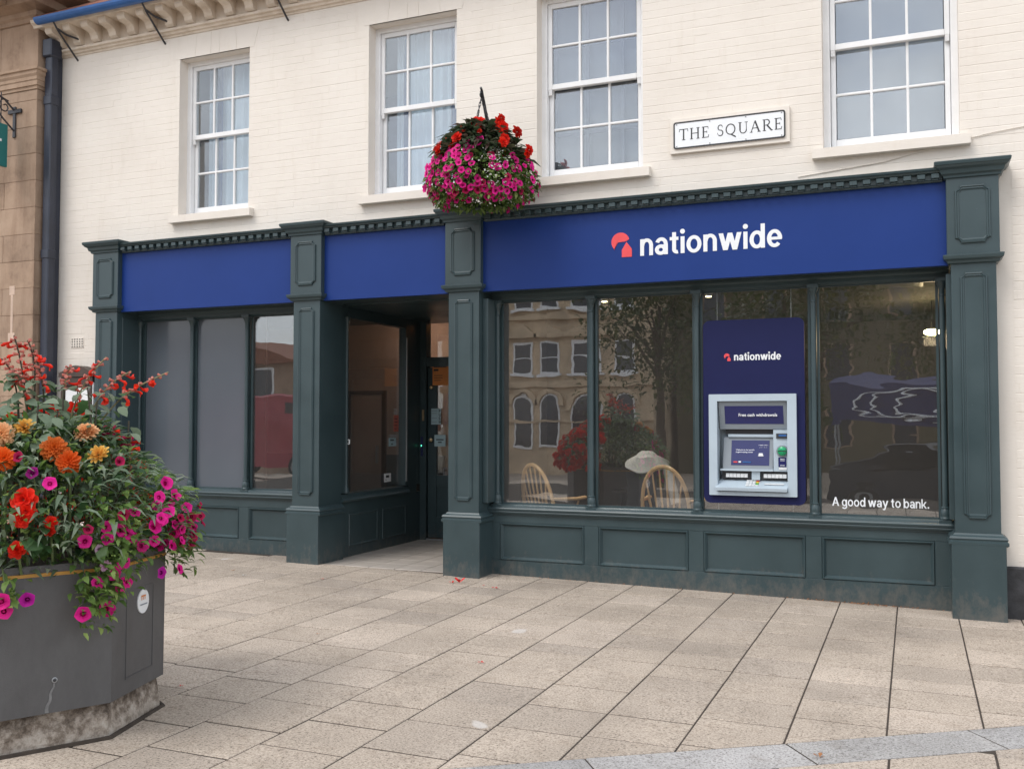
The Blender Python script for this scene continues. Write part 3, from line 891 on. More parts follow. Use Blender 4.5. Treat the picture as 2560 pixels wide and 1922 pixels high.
# cornice with dentils between the pilaster capitals
spans = [(-8.45, -6.11), (-5.675, -4.28), (-3.842, .245)]
cor = None
m = MB()
for a, c in spans:
    m.prism([(8.70, 3.545), (8.525, 3.545), (8.52, 3.558), (8.512, 3.562), (8.512, 3.606), (8.475, 3.61), (8.468, 3.622), (8.452, 3.63), (8.448, 3.648), (8.70, 3.662)], 'x', a, c)
cor = m.build('shop_cornice', 'green_paint', sf)
m = MB(); m.cbox(-.030, .030, 8.470, 8.514, 3.566, 3.604, .003); m.cbox(-.024, .024, 8.49, 8.513, 3.553, 3.5655, .002)
me_d = m.mesh('dentil'); me_d.materials.append(MATS['green_paint'])
for a, c in spans:
    n = round((c - a) / .105)
    for k in range(n): place('dentil', me_d, None, cor, (a + (k + .5) * (c - a) / n, 0, 0))
# head of the window openings: soffit and lintel behind the fascia
b = MB()
b.box(-8.51, -6.06, 8.60, 8.98, 2.872, 3.56); b.box(-5.73, -4.23, 8.60, 8.98, 2.872, 3.56); b.box(-3.89, .29, 8.60, 8.98, 2.872, 3.56)
head = b.build('fascia_backing', 'green_paint', sf)
for x0, x1, yy in ((-3.89, .29, 8.80), (-8.51, -6.06, 8.86)):
    m = MB(); m.prism([(yy, 2.87), (yy - .025, 2.87), (yy - .025, 2.85), (yy - .01, 2.835), (yy - .01, 2.80), (yy + .02, 2.785), (yy + .10, 2.785), (yy + .10, 2.87)], 'x', x0, x1)
    m.build('window_head', 'green_paint', sf)
def bay(x0, x1, yr, panes, panels, zs, pz0, pz1, hole=None):
    """one glazed bay: riser with panels, sill, colonnettes, panes. yr = front of the riser"""
    ry = yr + .028
    b = MB()
    b.box(x0, x1, ry, ry + .12, -.2, zs - .02)
    riser = b.build('stall_riser', 'green_paint', sf)
    cur = x0
    for k, (a, c) in enumerate(panels + [(x1, None)]):
        m = MB(); m.cbox(cur, a, yr, ry + .002, pz0, pz1, .003); m.build('stile', 'green_paint', riser)
        cur = c
    m = MB(); m.cbox(x0, x1, yr - .001, ry + .001, pz1, zs - .02, .003); m.build('rail', 'green_paint', riser)
    m = MB(); m.cbox(x0, x1, yr - .001, ry + .001, -.2, pz0, .003); m.build('rail', 'green_paint', riser)
    for a, c in panels:
        m = MB(); t = .034; e = .0015
        rect = lambda i, y: [(a + i, y, pz0 + i), (c - i, y, pz0 + i), (c - i, y, pz1 - i), (a + i, y, pz1 - i)]
        v = rect(e, yr + .004) + rect(.008, yr - .006) + rect(.014, yr - .006) + rect(t, ry - .004)
        m.add(v, [(k * 4 + i, k * 4 + (i + 1) % 4, k * 4 + 4 + (i + 1) % 4, k * 4 + 4 + i) for k in range(3) for i in range(4)] + [(12, 13, 14, 15)])
        m.build('panel', 'green_paint', riser)
    m = MB()
    m.prism([(yr + .10, zs - .06), (yr - .012, zs - .06), (yr - .016, zs - .045), (yr - .034, zs - .04), (yr - .040, zs - .026), (yr - .036, zs - .016), (yr - .046, zs - .012), (yr - .052, zs + .004), (yr - .046, zs + .016), (yr - .004, zs + .022), (yr - .001, zs + .034), (yr + .02, zs + .042), (yr + .16, zs + .05)], 'x', x0, x1)
    m.build('window_sill', 'green_paint', sf)
    gy = yr + .085
    edges = []
    for k, (a, c, mt) in enumerate(panes):
        m = MB()
        if hole and k == hole[0]:
            h = hole[1]
            v = []
            for y in (gy, gy + .008):
                v += [(a - .01, y, zs + .03), (c + .01, y, zs + .03), (c + .01, y, 2.83), (a - .01, y, 2.83), (h[0], y, h[2]), (h[1], y, h[2]), (h[1], y, h[3]), (h[0], y, h[3])]
            f = [(i, (i + 1) % 4, 4 + (i + 1) % 4, 4 + i) for i in range(4)]
            m.add(v, f + [tuple(8 + q for q in r_[::-1]) for r_ in f] + [(4 + i, 4 + (i + 1) % 4, 12 + (i + 1) % 4, 12 + i) for i in range(4)])
        else: m.box(a - .01, c + .01, gy, gy + .008, zs + .03, 2.83)
        m.build('window_pane', mt, sf)
        m = MB()                                                          # slim glazing beads round the pane
        m.box(a - .012, a + .010, gy - .022, gy - .001, zs + .045, 2.80); m.box(c - .010, c + .012, gy - .022, gy - .001, zs + .045, 2.80)
        m.box(a + .010, c - .010, gy - .020, gy - .001, zs + .035, zs + .058); m.box(a + .010, c - .010, gy - .020, gy - .001, 2.775, 2.80)
        m.build('glazing_bead', 'green_paint', sf)
    cols = [panes[0][0] - .04] + [(panes[k][1] + panes[k + 1][0]) / 2 for k in range(len(panes) - 1)] + [panes[-1][1] + .04]
    for x in cols:
        if x < x0 + .01 or x > x1 - .01: continue
        m = MB()
        cy = yr + .04
        m.box(x - .022, x + .022, cy + .012, gy + .03, zs + .03, 2.84)
        m.cbox(x - .052, x + .052, cy - .05, cy + .03, zs + .018, zs + .045, .003)
        m.lathe([(.044, zs + .045), (.046, zs + .058), (.040, zs + .064), (.038, zs + .07), (.041, zs + .082), (.040, zs + .11), (.030, zs + .135), (.033, zs + .14), (.033, zs + .147), (.025, zs + .152),
                 (.0235, zs + .17), (.022, 2.64), (.027, 2.645), (.027, 2.655), (.023, 2.66), (.024, 2.70), (.032, 2.73), (.042, 2.745), (.044, 2.765)], x, cy - .012, 14)
        m.cbox(x - .05, x + .05, cy - .055, cy + .03, 2.765, 2.80, .003)
        m.build('colonnette', 'green_paint', sf)
G = 'shop_glass'
bay(-3.90, .30, 8.78, [(-3.784, -2.887, G), (-2.803, -1.865, G), (-1.792, -.840, G), (-.762, .195, 'wavy_glass')],
    [(-3.784, -2.910), (-2.767, -1.911), (-1.772, -.883), (-.748, .150)], .735, .232, .60, (2, (-1.64, -1.02, 1.0, 1.78)))
bay(-8.52, -6.05, 8.85, [(-8.46, -7.745, 'grey_film'), (-7.69, -6.985, 'grey_film'), (-6.895, -6.16, G)],
    [(-8.4, -7.75), (-7.64, -7.007), (-6.873, -6.15)], .785, .282, .635)
# return boards inside the bays
for x0, x1, y1 in ((-3.895, -3.835, 8.86), (.262, .30, 8.86), (-8.512, -8.50, 8.93)):
    box('jamb_board', 'green_paint', sf, x0, x1, 8.60, y1, .80, 2.80, c=.004)

# entrance lobby: left-hand side window, ceiling and door at the back
LX = -5.745
box('lobby_ceiling', 'green_paint', sf, -5.75, -4.2, 8.985, 11.1, 2.86, 2.92)
b = MB(); b.box(LX - .11, LX, 8.955, 10.81, -.1, .72); lob = b.build('lobby_riser', 'green_paint', sf)
for a, c in ((9.13, 9.75), (9.85, 10.42)):
    m = MB()
    v = []
    for i, d in ((0, 0), (.008, .008), (.014, .008), (.032, -.006)): v += [(LX + d + .001, a + i, .22 + i), (LX + d + .001, c - i, .22 + i), (LX + d + .001, c - i, .58 - i), (LX + d + .001, a + i, .58 - i)]
    m.add(v, [(k * 4 + i, k * 4 + (i + 1) % 4, k * 4 + 4 + (i + 1) % 4, k * 4 + 4 + i) for k in range(3) for i in range(4)])
    m.build('panel', 'green_paint', lob)
m = MB(); m.prism([(LX - .1, .715), (LX + .03, .715), (LX + .04, .735), (LX + .03, .755), (LX + .012, .77), (LX + .008, .80), (LX - .1, .81)], 'y', 8.96, 10.46); m.build('window_sill', 'green_paint', sf)
m = MB()
for a, c in ((8.955, 9.10), (10.41, 10.50), (10.70, 10.80)): m.cbox(LX - .1, LX - .001, a, c, .81, 2.86, .004)
m.box(LX - .1, LX - .002, 9.10, 10.41, 2.74, 2.86)
m.build('side_window_frame', 'green_paint', sf)
m = MB(); m.lathe([(.034, .81), (.036, .84), (.024, .88), (.02, .92), (.019, 2.66), (.03, 2.72), (.036, 2.74)], LX + .0, 9.07, 12); m.build('colonnette', 'green_paint', sf)
box('corner_bead', 'aluminium', sf, LX - .004, LX + .012, 10.415, 10.437, .86, 2.62)
box('window_pane', G, sf, LX - .062, LX - .054, 9.09, 10.42, .80, 2.76)
box('lobby_corner', 'green_paint', sf, LX - .1, LX - .003, 10.50, 10.70, .72, 2.86)
# back of the lobby with the half-glazed door
DY = 10.81
b = MB()
b.cbox(-5.75, -5.66, DY - .03, DY + .1, .0, 2.86, .005); b.box(-5.66, -4.72, DY - .02, DY + .1, 2.28, 2.40); b.cbox(-4.72, -4.60, DY - .03, DY + .1, .0, 2.86, .005); b.box(-4.60, -4.20, DY, DY + .1, .0, 2.86)
b.build('door_frame', 'green_paint', sf)
b = MB()
b.cbox(-5.65, -5.53, DY + .005, DY + .05, .14, 2.27, .004); b.cbox(-4.84, -4.73, DY + .005, DY + .05, .14, 2.27, .004)
b.box(-5.53, -4.84, DY + .006, DY + .049, .14, .40); b.box(-5.53, -4.84, DY + .006, DY + .049, .78, .92); b.box(-5.53, -4.84, DY + .006, DY + .049, 2.14, 2.27)
b.box(-5.53, -4.84, DY + .024, DY + .04, .40, .78)
door = b.build('door', 'green_paint', sf)
box('door_pane', G, door, -5.54, -4.83, DY + .024, DY + .03, .91, 2.15)
box('transom_pane', G, sf, -5.66, -4.72, DY + .02, DY + .026, 2.40, 2.86)
m = MB(); m.lathe([(.012, 0), (.024, .008), (.03, .02), (.022, .036), (.008, .042)], 0, 0, 12)
me_k = m.mesh('door_knob'); me_k.materials.append(MATS['brass'])
place('door_knob', me_k, None, door, (-5.60, DY + .005, 1.36), (R(90), 0, 0))
place('door_knob', me_k, None, door, (-5.60, DY + .005, 2.02), (R(90), 0, 0), (.8, .8, .8))
box('lock_plate', 'brass', door, -5.715, -5.685, DY - .036, DY - .03, 1.60, 1.74, c=.002)
m = MB(); m.cbox(-5.726, -5.70, DY - .05, DY - .03, 1.16, 1.40, .004); kp = m.build('door_entry_pad', 'canopy_blue', sf)
m = MB(); m.cbox(-5.717, -5.709, DY - .054, DY - .0505, 1.285, 1.295, .001); m.build('status_light', 'led_green', kp)
# lobby floor
m = MB(); m.box(-5.75, -4.25, 8.56, 10.9, -.1, .100)
lf = tag(place('lobby_floor', m.mesh('lobby_floor'), 'joint_dirt'), kind='structure')
m = MB(); m.cbox(-.146, .146, -.146, .146, 0, .012, .003); me_l = m.mesh('floor_tile'); me_l.materials.append(MATS['lobby_tile'])
for i in range(5):
    for j in range(8):
        fr = j / 7
        place('floor_tile', me_l, None, lf, (-5.60 + .30 * i, 8.715 + .30 * j, .1005), (0, 0, 0), (1, 1, 1))
box('door_mat_bar', 'aluminium', sf, -5.66, -4.74, DY - .02, DY + .0, .112, .13)

# interior of the shop
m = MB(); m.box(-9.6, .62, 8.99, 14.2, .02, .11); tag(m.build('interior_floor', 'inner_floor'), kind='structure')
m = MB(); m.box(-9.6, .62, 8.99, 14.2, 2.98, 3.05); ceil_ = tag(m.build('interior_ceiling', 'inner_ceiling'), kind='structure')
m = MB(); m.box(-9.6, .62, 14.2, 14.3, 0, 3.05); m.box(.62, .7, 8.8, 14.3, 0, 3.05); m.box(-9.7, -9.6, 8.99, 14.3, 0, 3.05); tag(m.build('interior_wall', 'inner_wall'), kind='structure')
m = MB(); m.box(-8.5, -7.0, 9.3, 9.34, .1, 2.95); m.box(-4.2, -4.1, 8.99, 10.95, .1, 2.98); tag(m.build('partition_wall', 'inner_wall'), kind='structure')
# room seen through the lobby side window: brown wall with a doorway
dr = thing('inner_door', (-7.9, 11.9, .11), 'brown flush door with dark frame seen through the entrance side window', 'door')
box('leaf', 'room_wall', dr, -7.50, -6.98, 11.955, 11.99, .11, 1.98, c=.004)
b = MB(); b.box(-7.55, -7.50, 11.94, 12.0, .11, 2.03); b.box(-6.98, -6.93, 11.94, 12.0, .11, 2.03); b.box(-7.50, -6.98, 11.94, 12.0, 1.98, 2.03); b.build('frame', 'brown_wood', dr)
box('handle', 'aluminium', dr, -7.06, -7.03, 11.91, 11.955, 1.0, 1.25, c=.004)
m = MB(); m.box(-9.6, -7.56, 11.985, 12.0, .11, 1.12); m.box(-6.92, -6.0, 11.985, 12.0, .11, 1.12); tag(m.build('dado_panel', 'dado_green'), kind='structure')
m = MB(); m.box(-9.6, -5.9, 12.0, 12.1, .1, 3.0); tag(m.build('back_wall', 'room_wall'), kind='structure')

# ================================================================== FASCIA SIGNS
def poly_plate(name, mat, parent, pts, y0, y1):
    m = MB(); m.prism(pts, 'y', y0, y1); return m.build(name, mat, parent)
def logo(parent, x, z, h, y, d=.004):
    """red mark: rounded arch over a little house; x,z = lower left corner, h = height"""
    k = h / 105.0
    def P(px, py): return (x + (px - 558) * k, z + (330 - py) * k)
    arc = [P(597 + 39 * math.cos(t), 264 - 39 * math.sin(t)) for t in [math.radians(a) for a in range(14, 236, 12)]]
    top = [P(622, 263)] + arc + [P(569, 297), P(586, 266)]
    poly_plate('logo_mark', 'sign_red', parent, top, y - d, y)
    poly_plate('logo_mark', 'sign_red', parent, [P(603, 329), P(603, 299), P(623, 266), P(646, 296), P(646, 329)], y - d, y)

# grotesque lower case drawn from rings, bars and slanted strokes; x-height 1, W = stroke weight
def sans_glyphs(W):
    r = lambda q: q - W / 2
    v = lambda q: q - W * .44
    A_ = 1.40
    return {
     'n': (.80, [('bar', 0, W, 0, 1), ('arc', .41, .60, r(.39), v(.43), 0, 180), ('bar', .80 - W, .80, 0, .60)]),
     'a': (.80, [('arc', .40, .62, r(.39), v(.41), 0, 158), ('bar', .80 - W, .80, 0, .62), ('arc', .365, .295, r(.365), v(.315), 0, 360), ('hbar', .36, .66, .43, .60)]),
     't': (.55, [('bar', .15, .15 + W, .25, 1.28), ('hbar', 0, .53, 1 - W * .82, 1.0), ('arc', .15 + W / 2 + .19, .25, .19, .25 - W * .42, 180, 282)]),
     'i': (W, [('bar', 0, W, 0, 1), ('dot', W / 2, 1.30, W * .62)]),
     'o': (.90, [('arc', .45, .5, r(.45), v(.52), 0, 360)]),
     'w': (1.32, [('sl', W * .52, 1, .385, 0), ('sl', .385, 0, .66, 1), ('sl', .66, 1, .935, 0), ('sl', .935, 0, 1.32 - W * .52, 1)]),
     'd': (.88, [('arc', .42, .5, r(.42), v(.52), 0, 360), ('bar', .88 - W, .88, 0, A_)]),
     'b': (.88, [('arc', .46, .5, r(.42), v(.52), 0, 360), ('bar', 0, W, 0, A_)]),
     'e': (.86, [('arc', .43, .5, r(.43), v(.52), -4, 318), ('hbar', W * .5, .84, .5 - W * .34, .5 + W * .34)]),
     'g': (.88, [('arc', .42, .5, r(.42), v(.52), 0, 360), ('bar', .88 - W, .88, -.10, 1), ('arc', .45, -.10, r(.43), v(.34), 200, 360)]),
     'y': (.92, [('sl', W * .52, 1, .47, .02), ('sl', .92 - W * .52, 1, .31, -.42), ('hbar', .04, .36, -.42, -.42 + W * .8)]),
     'k': (.86, [('bar', 0, W, 0, A_), ('sl', .20, .36, .70, 1.0), ('sl', .32, .58, .72, 0)]),
     'A': (1.16, [('sl', W * .52, 0, .58, 1.36), ('sl', 1.16 - W * .52, 0, .58, 1.36), ('hbar', .26, .90, .36, .36 + W * .8)]),
     '.': (W, [('bar', 0, W * 1.1, 0, W * 1.1)]),
    }
def sans(txt, xh, W, mat, parent, x, z, y, total, d=.004):
    """flat cut letters; the run is fitted to the width total"""
    G_ = sans_glyphs(W); gap = .115; sp = .34
    width = sum(sp if ch == ' ' else G_[ch][0] + gap for ch in txt) - gap
    sx = total / (width * xh)
    for ch in txt:
        if ch == ' ': x += sp * xh * sx; continue
        w, st = G_[ch]
        m = MB()
        for q, s in enumerate(st):
            yy = y - d - .00015 * q
            P = lambda a, b_: (x + a * xh * sx, z + b_ * xh)
            if s[0] in ('bar', 'hbar'): m.prism([P(s[1], s[3]), P(s[2], s[3]), P(s[2], s[4]), P(s[1], s[4])], 'y', yy, y)
            elif s[0] == 'sl':
                hw = W * .56; m.prism([P(s[1] - hw, s[2]), P(s[1] + hw, s[2]), P(s[3] + hw, s[4]), P(s[3] - hw, s[4])], 'y', yy, y)
            elif s[0] == 'dot': m.prism([P(s[1] + s[3] * math.cos(a), s[2] + s[3] * math.sin(a)) for a in [2 * math.pi * k / 20 for k in range(20)]], 'y', yy, y)
            else:
                _, cx, cz, rx, rz, a0, a1 = s
                nn = 28; vo = []
                for k in range(nn + 1):
                    a = R(a0 + (a1 - a0) * k / nn)
                    for e in (-.5, .5): vo.append(P(cx + (rx + e * W) * math.cos(a), cz + (rz + e * W * .88) * math.sin(a)))
                L = len(vo)
                m.add([(px, t_, pz) for t_ in (yy, y) for px, pz in vo], [(2 * k, 2 * k + 1, 2 * k + 3, 2 * k + 2) for k in range(nn)] + [(2 * k + e, 2 * k + 2 + e, L + 2 * k + 2 + e, L + 2 * k + e) for k in range(nn) for e in (0, 1)] + ([(0, 1, L + 1, L), (L - 2, L - 1, 2 * L - 1, 2 * L - 2)] if abs(a1 - a0) < 360 else []))
        m.build('letter', mat, parent)
        x += (w + gap) * xh * sx
for x0, x1, lb in ((-8.53, -6.07, 'plain blue fascia board above the left shop window'), (-5.715, -4.245, 'plain blue fascia board above the recessed entrance'), (-3.88, .285, 'long blue fascia board with red logo and white nationwide lettering')):
    t = thing('fascia_sign', ((x0 + x1) / 2, 8.57, 2.86), lb, 'sign', None)
    box('board', 'fascia_blue', t, x0, x1, 8.556, 8.60, 2.862, 3.56, c=.002)
    if x0 > -4:
        logo(t, -2.562, 3.105, .232, 8.556)
        sans('nationwide', .152, .238, 'sign_white', t, -2.288, 3.108, 8.5558, 1.262)

# ================================================================== STREET NAME
t = thing('street_name_sign', (-1.495, 8.66, 4.04), 'white street nameplate reading THE SQUARE with black border on cream backing board', 'street sign')
box('backing_board', 'cream_paint', t, -2.025, -.963, 8.645, 8.68, 4.042, 4.365, c=.003)
def rrect(x0, x1, z0, z1, r, n=5):
    out = []
    for cx, cz, a in ((x1 - r, z0 + r, -90), (x1 - r, z1 - r, 0), (x0 + r, z1 - r, 90), (x0 + r, z0 + r, 180)):
        out += [(cx + r * math.cos(R(a + 90 * k / n)), cz + r * math.sin(R(a + 90 * k / n))) for k in range(n + 1)]
    return out
poly_plate('plate', 'sign_white', t, rrect(-1.99, -1.0, 4.082, 4.325, .022), 8.635, 8.645)
o_, i_ = rrect(-1.992, -.998, 4.08, 4.327, .022), rrect(-1.979, -1.011, 4.093, 4.314, .014)
m = MB(); n = len(o_)
m.add([(x, y, z) for y in (8.6325, 8.6352) for x, z in o_ + i_], [(i, (i + 1) % n, n + (i + 1) % n, n + i) for i in range(n)] + [(i, (i + 1) % n, 2 * n + (i + 1) % n, 2 * n + i) for i in range(n)] + [(n + i, n + (i + 1) % n, 3 * n + (i + 1) % n, 3 * n + i) for i in range(n)])
m.build('border', 'black_text', t)
# roman capitals drawn as thick and thin strokes with serifs (unit height 1)
GL = {
 'T': (.86, [((.43, 0), (.43, 1), .13), ((.0, .97), (.86, .97), .06), ((.03, .97), (.0, .76), .05), ((.83, .97), (.86, .76), .05), ((.26, .02), (.60, .02), .045)]),
 'H': (.98, [((.17, 0), (.17, 1), .13), ((.81, 0), (.81, 1), .13), ((.17, .52), (.81, .52), .06), ((.02, .02), (.32, .02), .045), ((.66, .02), (.96, .02), .045), ((.02, .98), (.32, .98), .045), ((.66, .98), (.96, .98), .045)]),
 'E': (.70, [((.17, 0), (.17, 1), .13), ((.03, .03), (.66, .03), .06), ((.03, .97), (.62, .97), .06), ((.17, .52), (.50, .52), .055), ((.64, .03), (.69, .25), .05), ((.61, .97), (.64, .78), .05), ((.50, .42), (.50, .62), .04)]),
 'S': (.62, [('arc', .31, .74, .22, .23, 40, 270, .085), ('arc', .31, .27, .24, .245, 90, -140, .10), ((.49, .88), (.53, .74), .04), ((.07, .13), (.03, .30), .04)]),
 'Q': (1.02, [('arc', .48, .50, .42, .45, 0, 360, .105), ((.50, .06), (.98, -.22), .11)]),
 'U': (.94, [((.18, .30), (.18, 1), .13), ((.78, .30), (.78, 1), .06), ('arc', .48, .32, .30, .29, 180, 360, .09), ((.03, .98), (.33, .98), .045), ((.63, .98), (.92, .98), .045)]),
 'A': (.98, [((.10, 0), (.47, .98), .065), ((.47, 1.0), (.86, 0), .14), ((.25, .36), (.70, .36), .055), ((-.02, .02), (.24, .02), .045), ((.70, .02), (1.0, .02), .045)]),
 'R': (.92, [((.17, 0), (.17, 1), .13), ('arc', .40, .74, .25, .235, -90, 90, .10), ((.17, .975), (.40, .975), .05), ((.17, .505), (.42, .505), .05), ((.42, .50), (.86, .0), .13), ((.03, .02), (.33, .02), .045), ((.02, .98), (.18, .98), .045), ((.78, .02), (.96, .02), .045)]),
}
def strokes(txt, x, z, h, y, parent, mat, gap=.16, space=.55, sx=1.):
    for ch in txt:
        if ch == ' ': x += space * h * sx; continue
        w, st = GL[ch]
        m = MB()
        for q, s in enumerate(st):
            yy = y - .0016 - .00012 * q
            if s[0] == 'arc':
                _, cx, cz, rx, rz, a0, a1, tw = s
                nn = 22; vo = []
                for k in range(nn + 1):
                    a = R(a0 + (a1 - a0) * k / nn)
                    for e in (-.5, .5): vo.append((x + (cx + (rx + e * tw) * math.cos(a)) * h * sx, z + (cz + (rz + e * tw * .8) * math.sin(a)) * h))
                v = [(px, t_, pz) for t_ in (yy, y) for px, pz in vo]
                L = len(vo)
                m.add(v, [(2 * k, 2 * k + 1, 2 * k + 3, 2 * k + 2) for k in range(nn)] + [(2 * k + e, 2 * k + 2 + e, L + 2 * k + 2 + e, L + 2 * k + e) for k in range(nn) for e in (0, 1)])
            else:
                (ax, az), (bx_, bz_), tw = s
                d = Vector((bx_ - ax, bz_ - az)).normalized(); nrm = Vector((-d.y, d.x)) * tw * .5
                pl = [(x + px * h * sx, z + pz * h) for px, pz in ((ax + nrm.x, az + nrm.y), (bx_ + nrm.x, bz_ + nrm.y), (bx_ - nrm.x, bz_ - nrm.y), (ax - nrm.x, az - nrm.y))]
                m.prism(pl, 'y', yy, y)
        m.build('letter', mat, parent)
        x += (w + gap) * h * sx
    return x
strokes('THE SQUARE', -1.938, 4.157, .102, 8.635, t, 'black_text', .19, .62, .905)
for sx_ in (-1.962, -1.66, -1.34, -1.03):
    for sz_ in (4.103, 4.304):
        m = MB(); m.lathe([(.006, 0), (.006, .003), (.003, .005)], 0, 0, 8); place('screw', m.mesh('screw'), 'aluminium', t, (sx_, 8.635, sz_), (R(90), 0, 0))

# ================================================================== CASH MACHINE
t = thing('cash_machine', (-1.33, 8.83, .86), 'navy cash machine panel with silver terminal set in the shop window', 'cash machine')
AX0, AX1, AZ0, AZ1 = -1.716, -.948, .932, 1.84
def ax(px): return AX0 + (px - 162) / 684 * (AX1 - AX0)
def az(py): return AZ0 + (1482 - py) / 797 * (AZ1 - AZ0)
# surround with a real opening for the machine
oo = rrect(-1.772, -.879, .858, 2.515, .06); hx0, hx1, hz0, hz1 = ax(228), ax(775), az(1452), az(740)
for nm, y0, y1, mt, r_out, hole in (('surround_panel', 8.815, 8.85, 'navy_panel', oo, (AX0 + .02, AX1 - .02, AZ0 + .02, AZ1 - .02)),
                                   ('terminal_frame', 8.775, 8.816, 'machine_silver', rrect(AX0, AX1, AZ0, AZ1, .006), (hx0, hx1, hz0, hz1))):
    n = len(r_out)
    cx_, cz_ = (hole[0] + hole[1]) / 2, (hole[2] + hole[3]) / 2
    inn = []
    for x, z in r_out:                                   # match each outline vertex with a point on the hole
        dx, dz = x - cx_, z - cz_
        k = min((hole[1] - cx_) / abs(dx) if dx else 9e9, (hole[3] - cz_) / abs(dz) if dz else 9e9)
        inn.append((cx_ + dx * k, cz_ + dz * k))
    for q in range(4):                                   # snap the nearest point to each hole corner
        cq = [(hole[1], hole[2]), (hole[1], hole[3]), (hole[0], hole[3]), (hole[0], hole[2])][q]
        seg = range(q * 6, q * 6 + 6)
        bi = min(seg, key=lambda i: (inn[i][0] - cq[0]) ** 2 + (inn[i][1] - cq[1]) ** 2)
        inn[bi] = cq
    m = MB()
    v = [(x, y, z) for y in (y0, y1) for x, z in r_out + inn]
    f = []
    for i in range(n):
        j = (i + 1) % n
        f += [(i, j, n + j, n + i), (2 * n + i, 2 * n + j, 3 * n + j, 3 * n + i), (i, j, 2 * n + j, 2 * n + i), (n + i, n + j, 3 * n + j, 3 * n + i)]
    m.add(v, f)
    m.build(nm, mt, t)
sans('nationwide', .0500, .255, 'sign_white', t, ax(362), az(417), 8.8148, ax(730) - ax(362), .002)
logo(t, ax(282), az(421), .070, 8.815, .002)
m = MB(); YB = 8.98
m.box(hx0 - .02, hx1 + .02, YB, YB + .03, hz0 - .02, hz1 + .02)
m.box(hx0 - .02, hx0 - .0005, 8.80, YB, hz0 - .02, hz1 + .02); m.box(hx1 + .0005, hx1 + .02, 8.80, YB, hz0 - .02, hz1 + .02); m.box(hx0, hx1, 8.80, YB, hz1 + .0005, hz1 + .02); m.box(hx0, hx1, 8.80, YB, hz0 - .02, hz0 - .0005)
m.build('recess', 'machine_silver', t)
def aprism(name, mat, pts, y0, y1, parent=t):
    return poly_plate(name, mat, parent, [(ax(a), az(c)) for a, c in pts], y0, y1)
# tilted header display
def tilted(name, mat, p0, p1, yt, yb, th, parent=t):
    """box between (x,y px) p0 top-left and p1 bottom-right leaning from depth yt at the top to yb at the bottom"""
    m = MB(); x0, x1, z1, z0 = ax(p0[0]), ax(p1[0]), az(p0[1]), az(p1[1])
    m.add([(x0, yt, z1), (x1, yt, z1), (x1, yb, z0), (x0, yb, z0), (x0, yt + th, z1), (x1, yt + th, z1), (x1, yb + th, z0), (x0, yb + th, z0)], [(0, 1, 2, 3), (4, 7, 6, 5), (0, 4, 5, 1), (1, 5, 6, 2), (2, 6, 7, 3), (3, 7, 4, 0)])
    return m.build(name, mat, parent)
hd = tilted('header', 'machine_grey', (236, 744), (768, 962), 8.80, 8.86, .10)
tilted('header_display', 'screen_blue', (282, 778), (742, 920), 8.808, 8.846, .01, hd)
text_mesh('Free cash withdrawals', .038, 'sign_white', 'lettering', hd, ax(392), 8.819, az(860), offset=.0006, spacing=1.0)
aprism('dispenser_slot', 'machine_dark', [(275, 962), (655, 962), (655, 1002), (275, 1002)], 8.90, 8.978)
aprism('note_shutter', 'machine_silver', [(300, 1002), (655, 1002), (655, 1024), (300, 1024)], 8.885, 8.975)
bez = tilted('screen_bezel', 'machine_grey', (262, 1026), (655, 1284), 8.905, 8.835, .05)
tilted('screen', 'screen_blue', (326, 1050), (626, 1246), 8.895, 8.842, .01, bez)
aprism('bezel_edge', 'machine_silver', [(244, 1275), (660, 1275), (660, 1290), (244, 1290)], 8.815, 8.90)
ry = R(0)
text_mesh('Hello', .050, 'sign_white', 'lettering', bez, ax(366), 8.884, az(1110), rot=(R(74), 0, 0), offset=.0004, sx=.9)
for (px, py, s_) in ((362, 1130, 'Welcome to the world\'s'), (362, 1147, 'largest building society'), (345, 1205, 'What we offer')):
    text_mesh(s_, .0165, 'sign_white', 'lettering', bez, ax(px), 8.88 - (py - 1110) * .00026, az(py), rot=(R(74), 0, 0), offset=.0002)
for (px, py, s_) in ((540, 1090, 'Please insert'), (548, 1106, 'your card')):
    text_mesh(s_, .0165, 'sign_white', 'lettering', bez, ax(px), 8.886 - (py - 1090) * .00026, az(py), rot=(R(74), 0, 0), offset=.0002)
aprism('card_symbol', 'sign_white', [(546, 1150), (574, 1150), (582, 1174), (540, 1174)], 8.855, 8.866, bez)
aprism('card_badge', 'sign_red', [(346, 1216), (377, 1216), (377, 1226), (346, 1226)], 8.842, 8.853, bez)
aprism('card_badge', 'sign_white', [(386, 1214), (405, 1214), (405, 1226), (386, 1226)], 8.842, 8.853, bez)
aprism('card_badge', 'gutter_blue', [(418, 1216), (484, 1216), (484, 1226), (418, 1226)], 8.842, 8.853, bez)
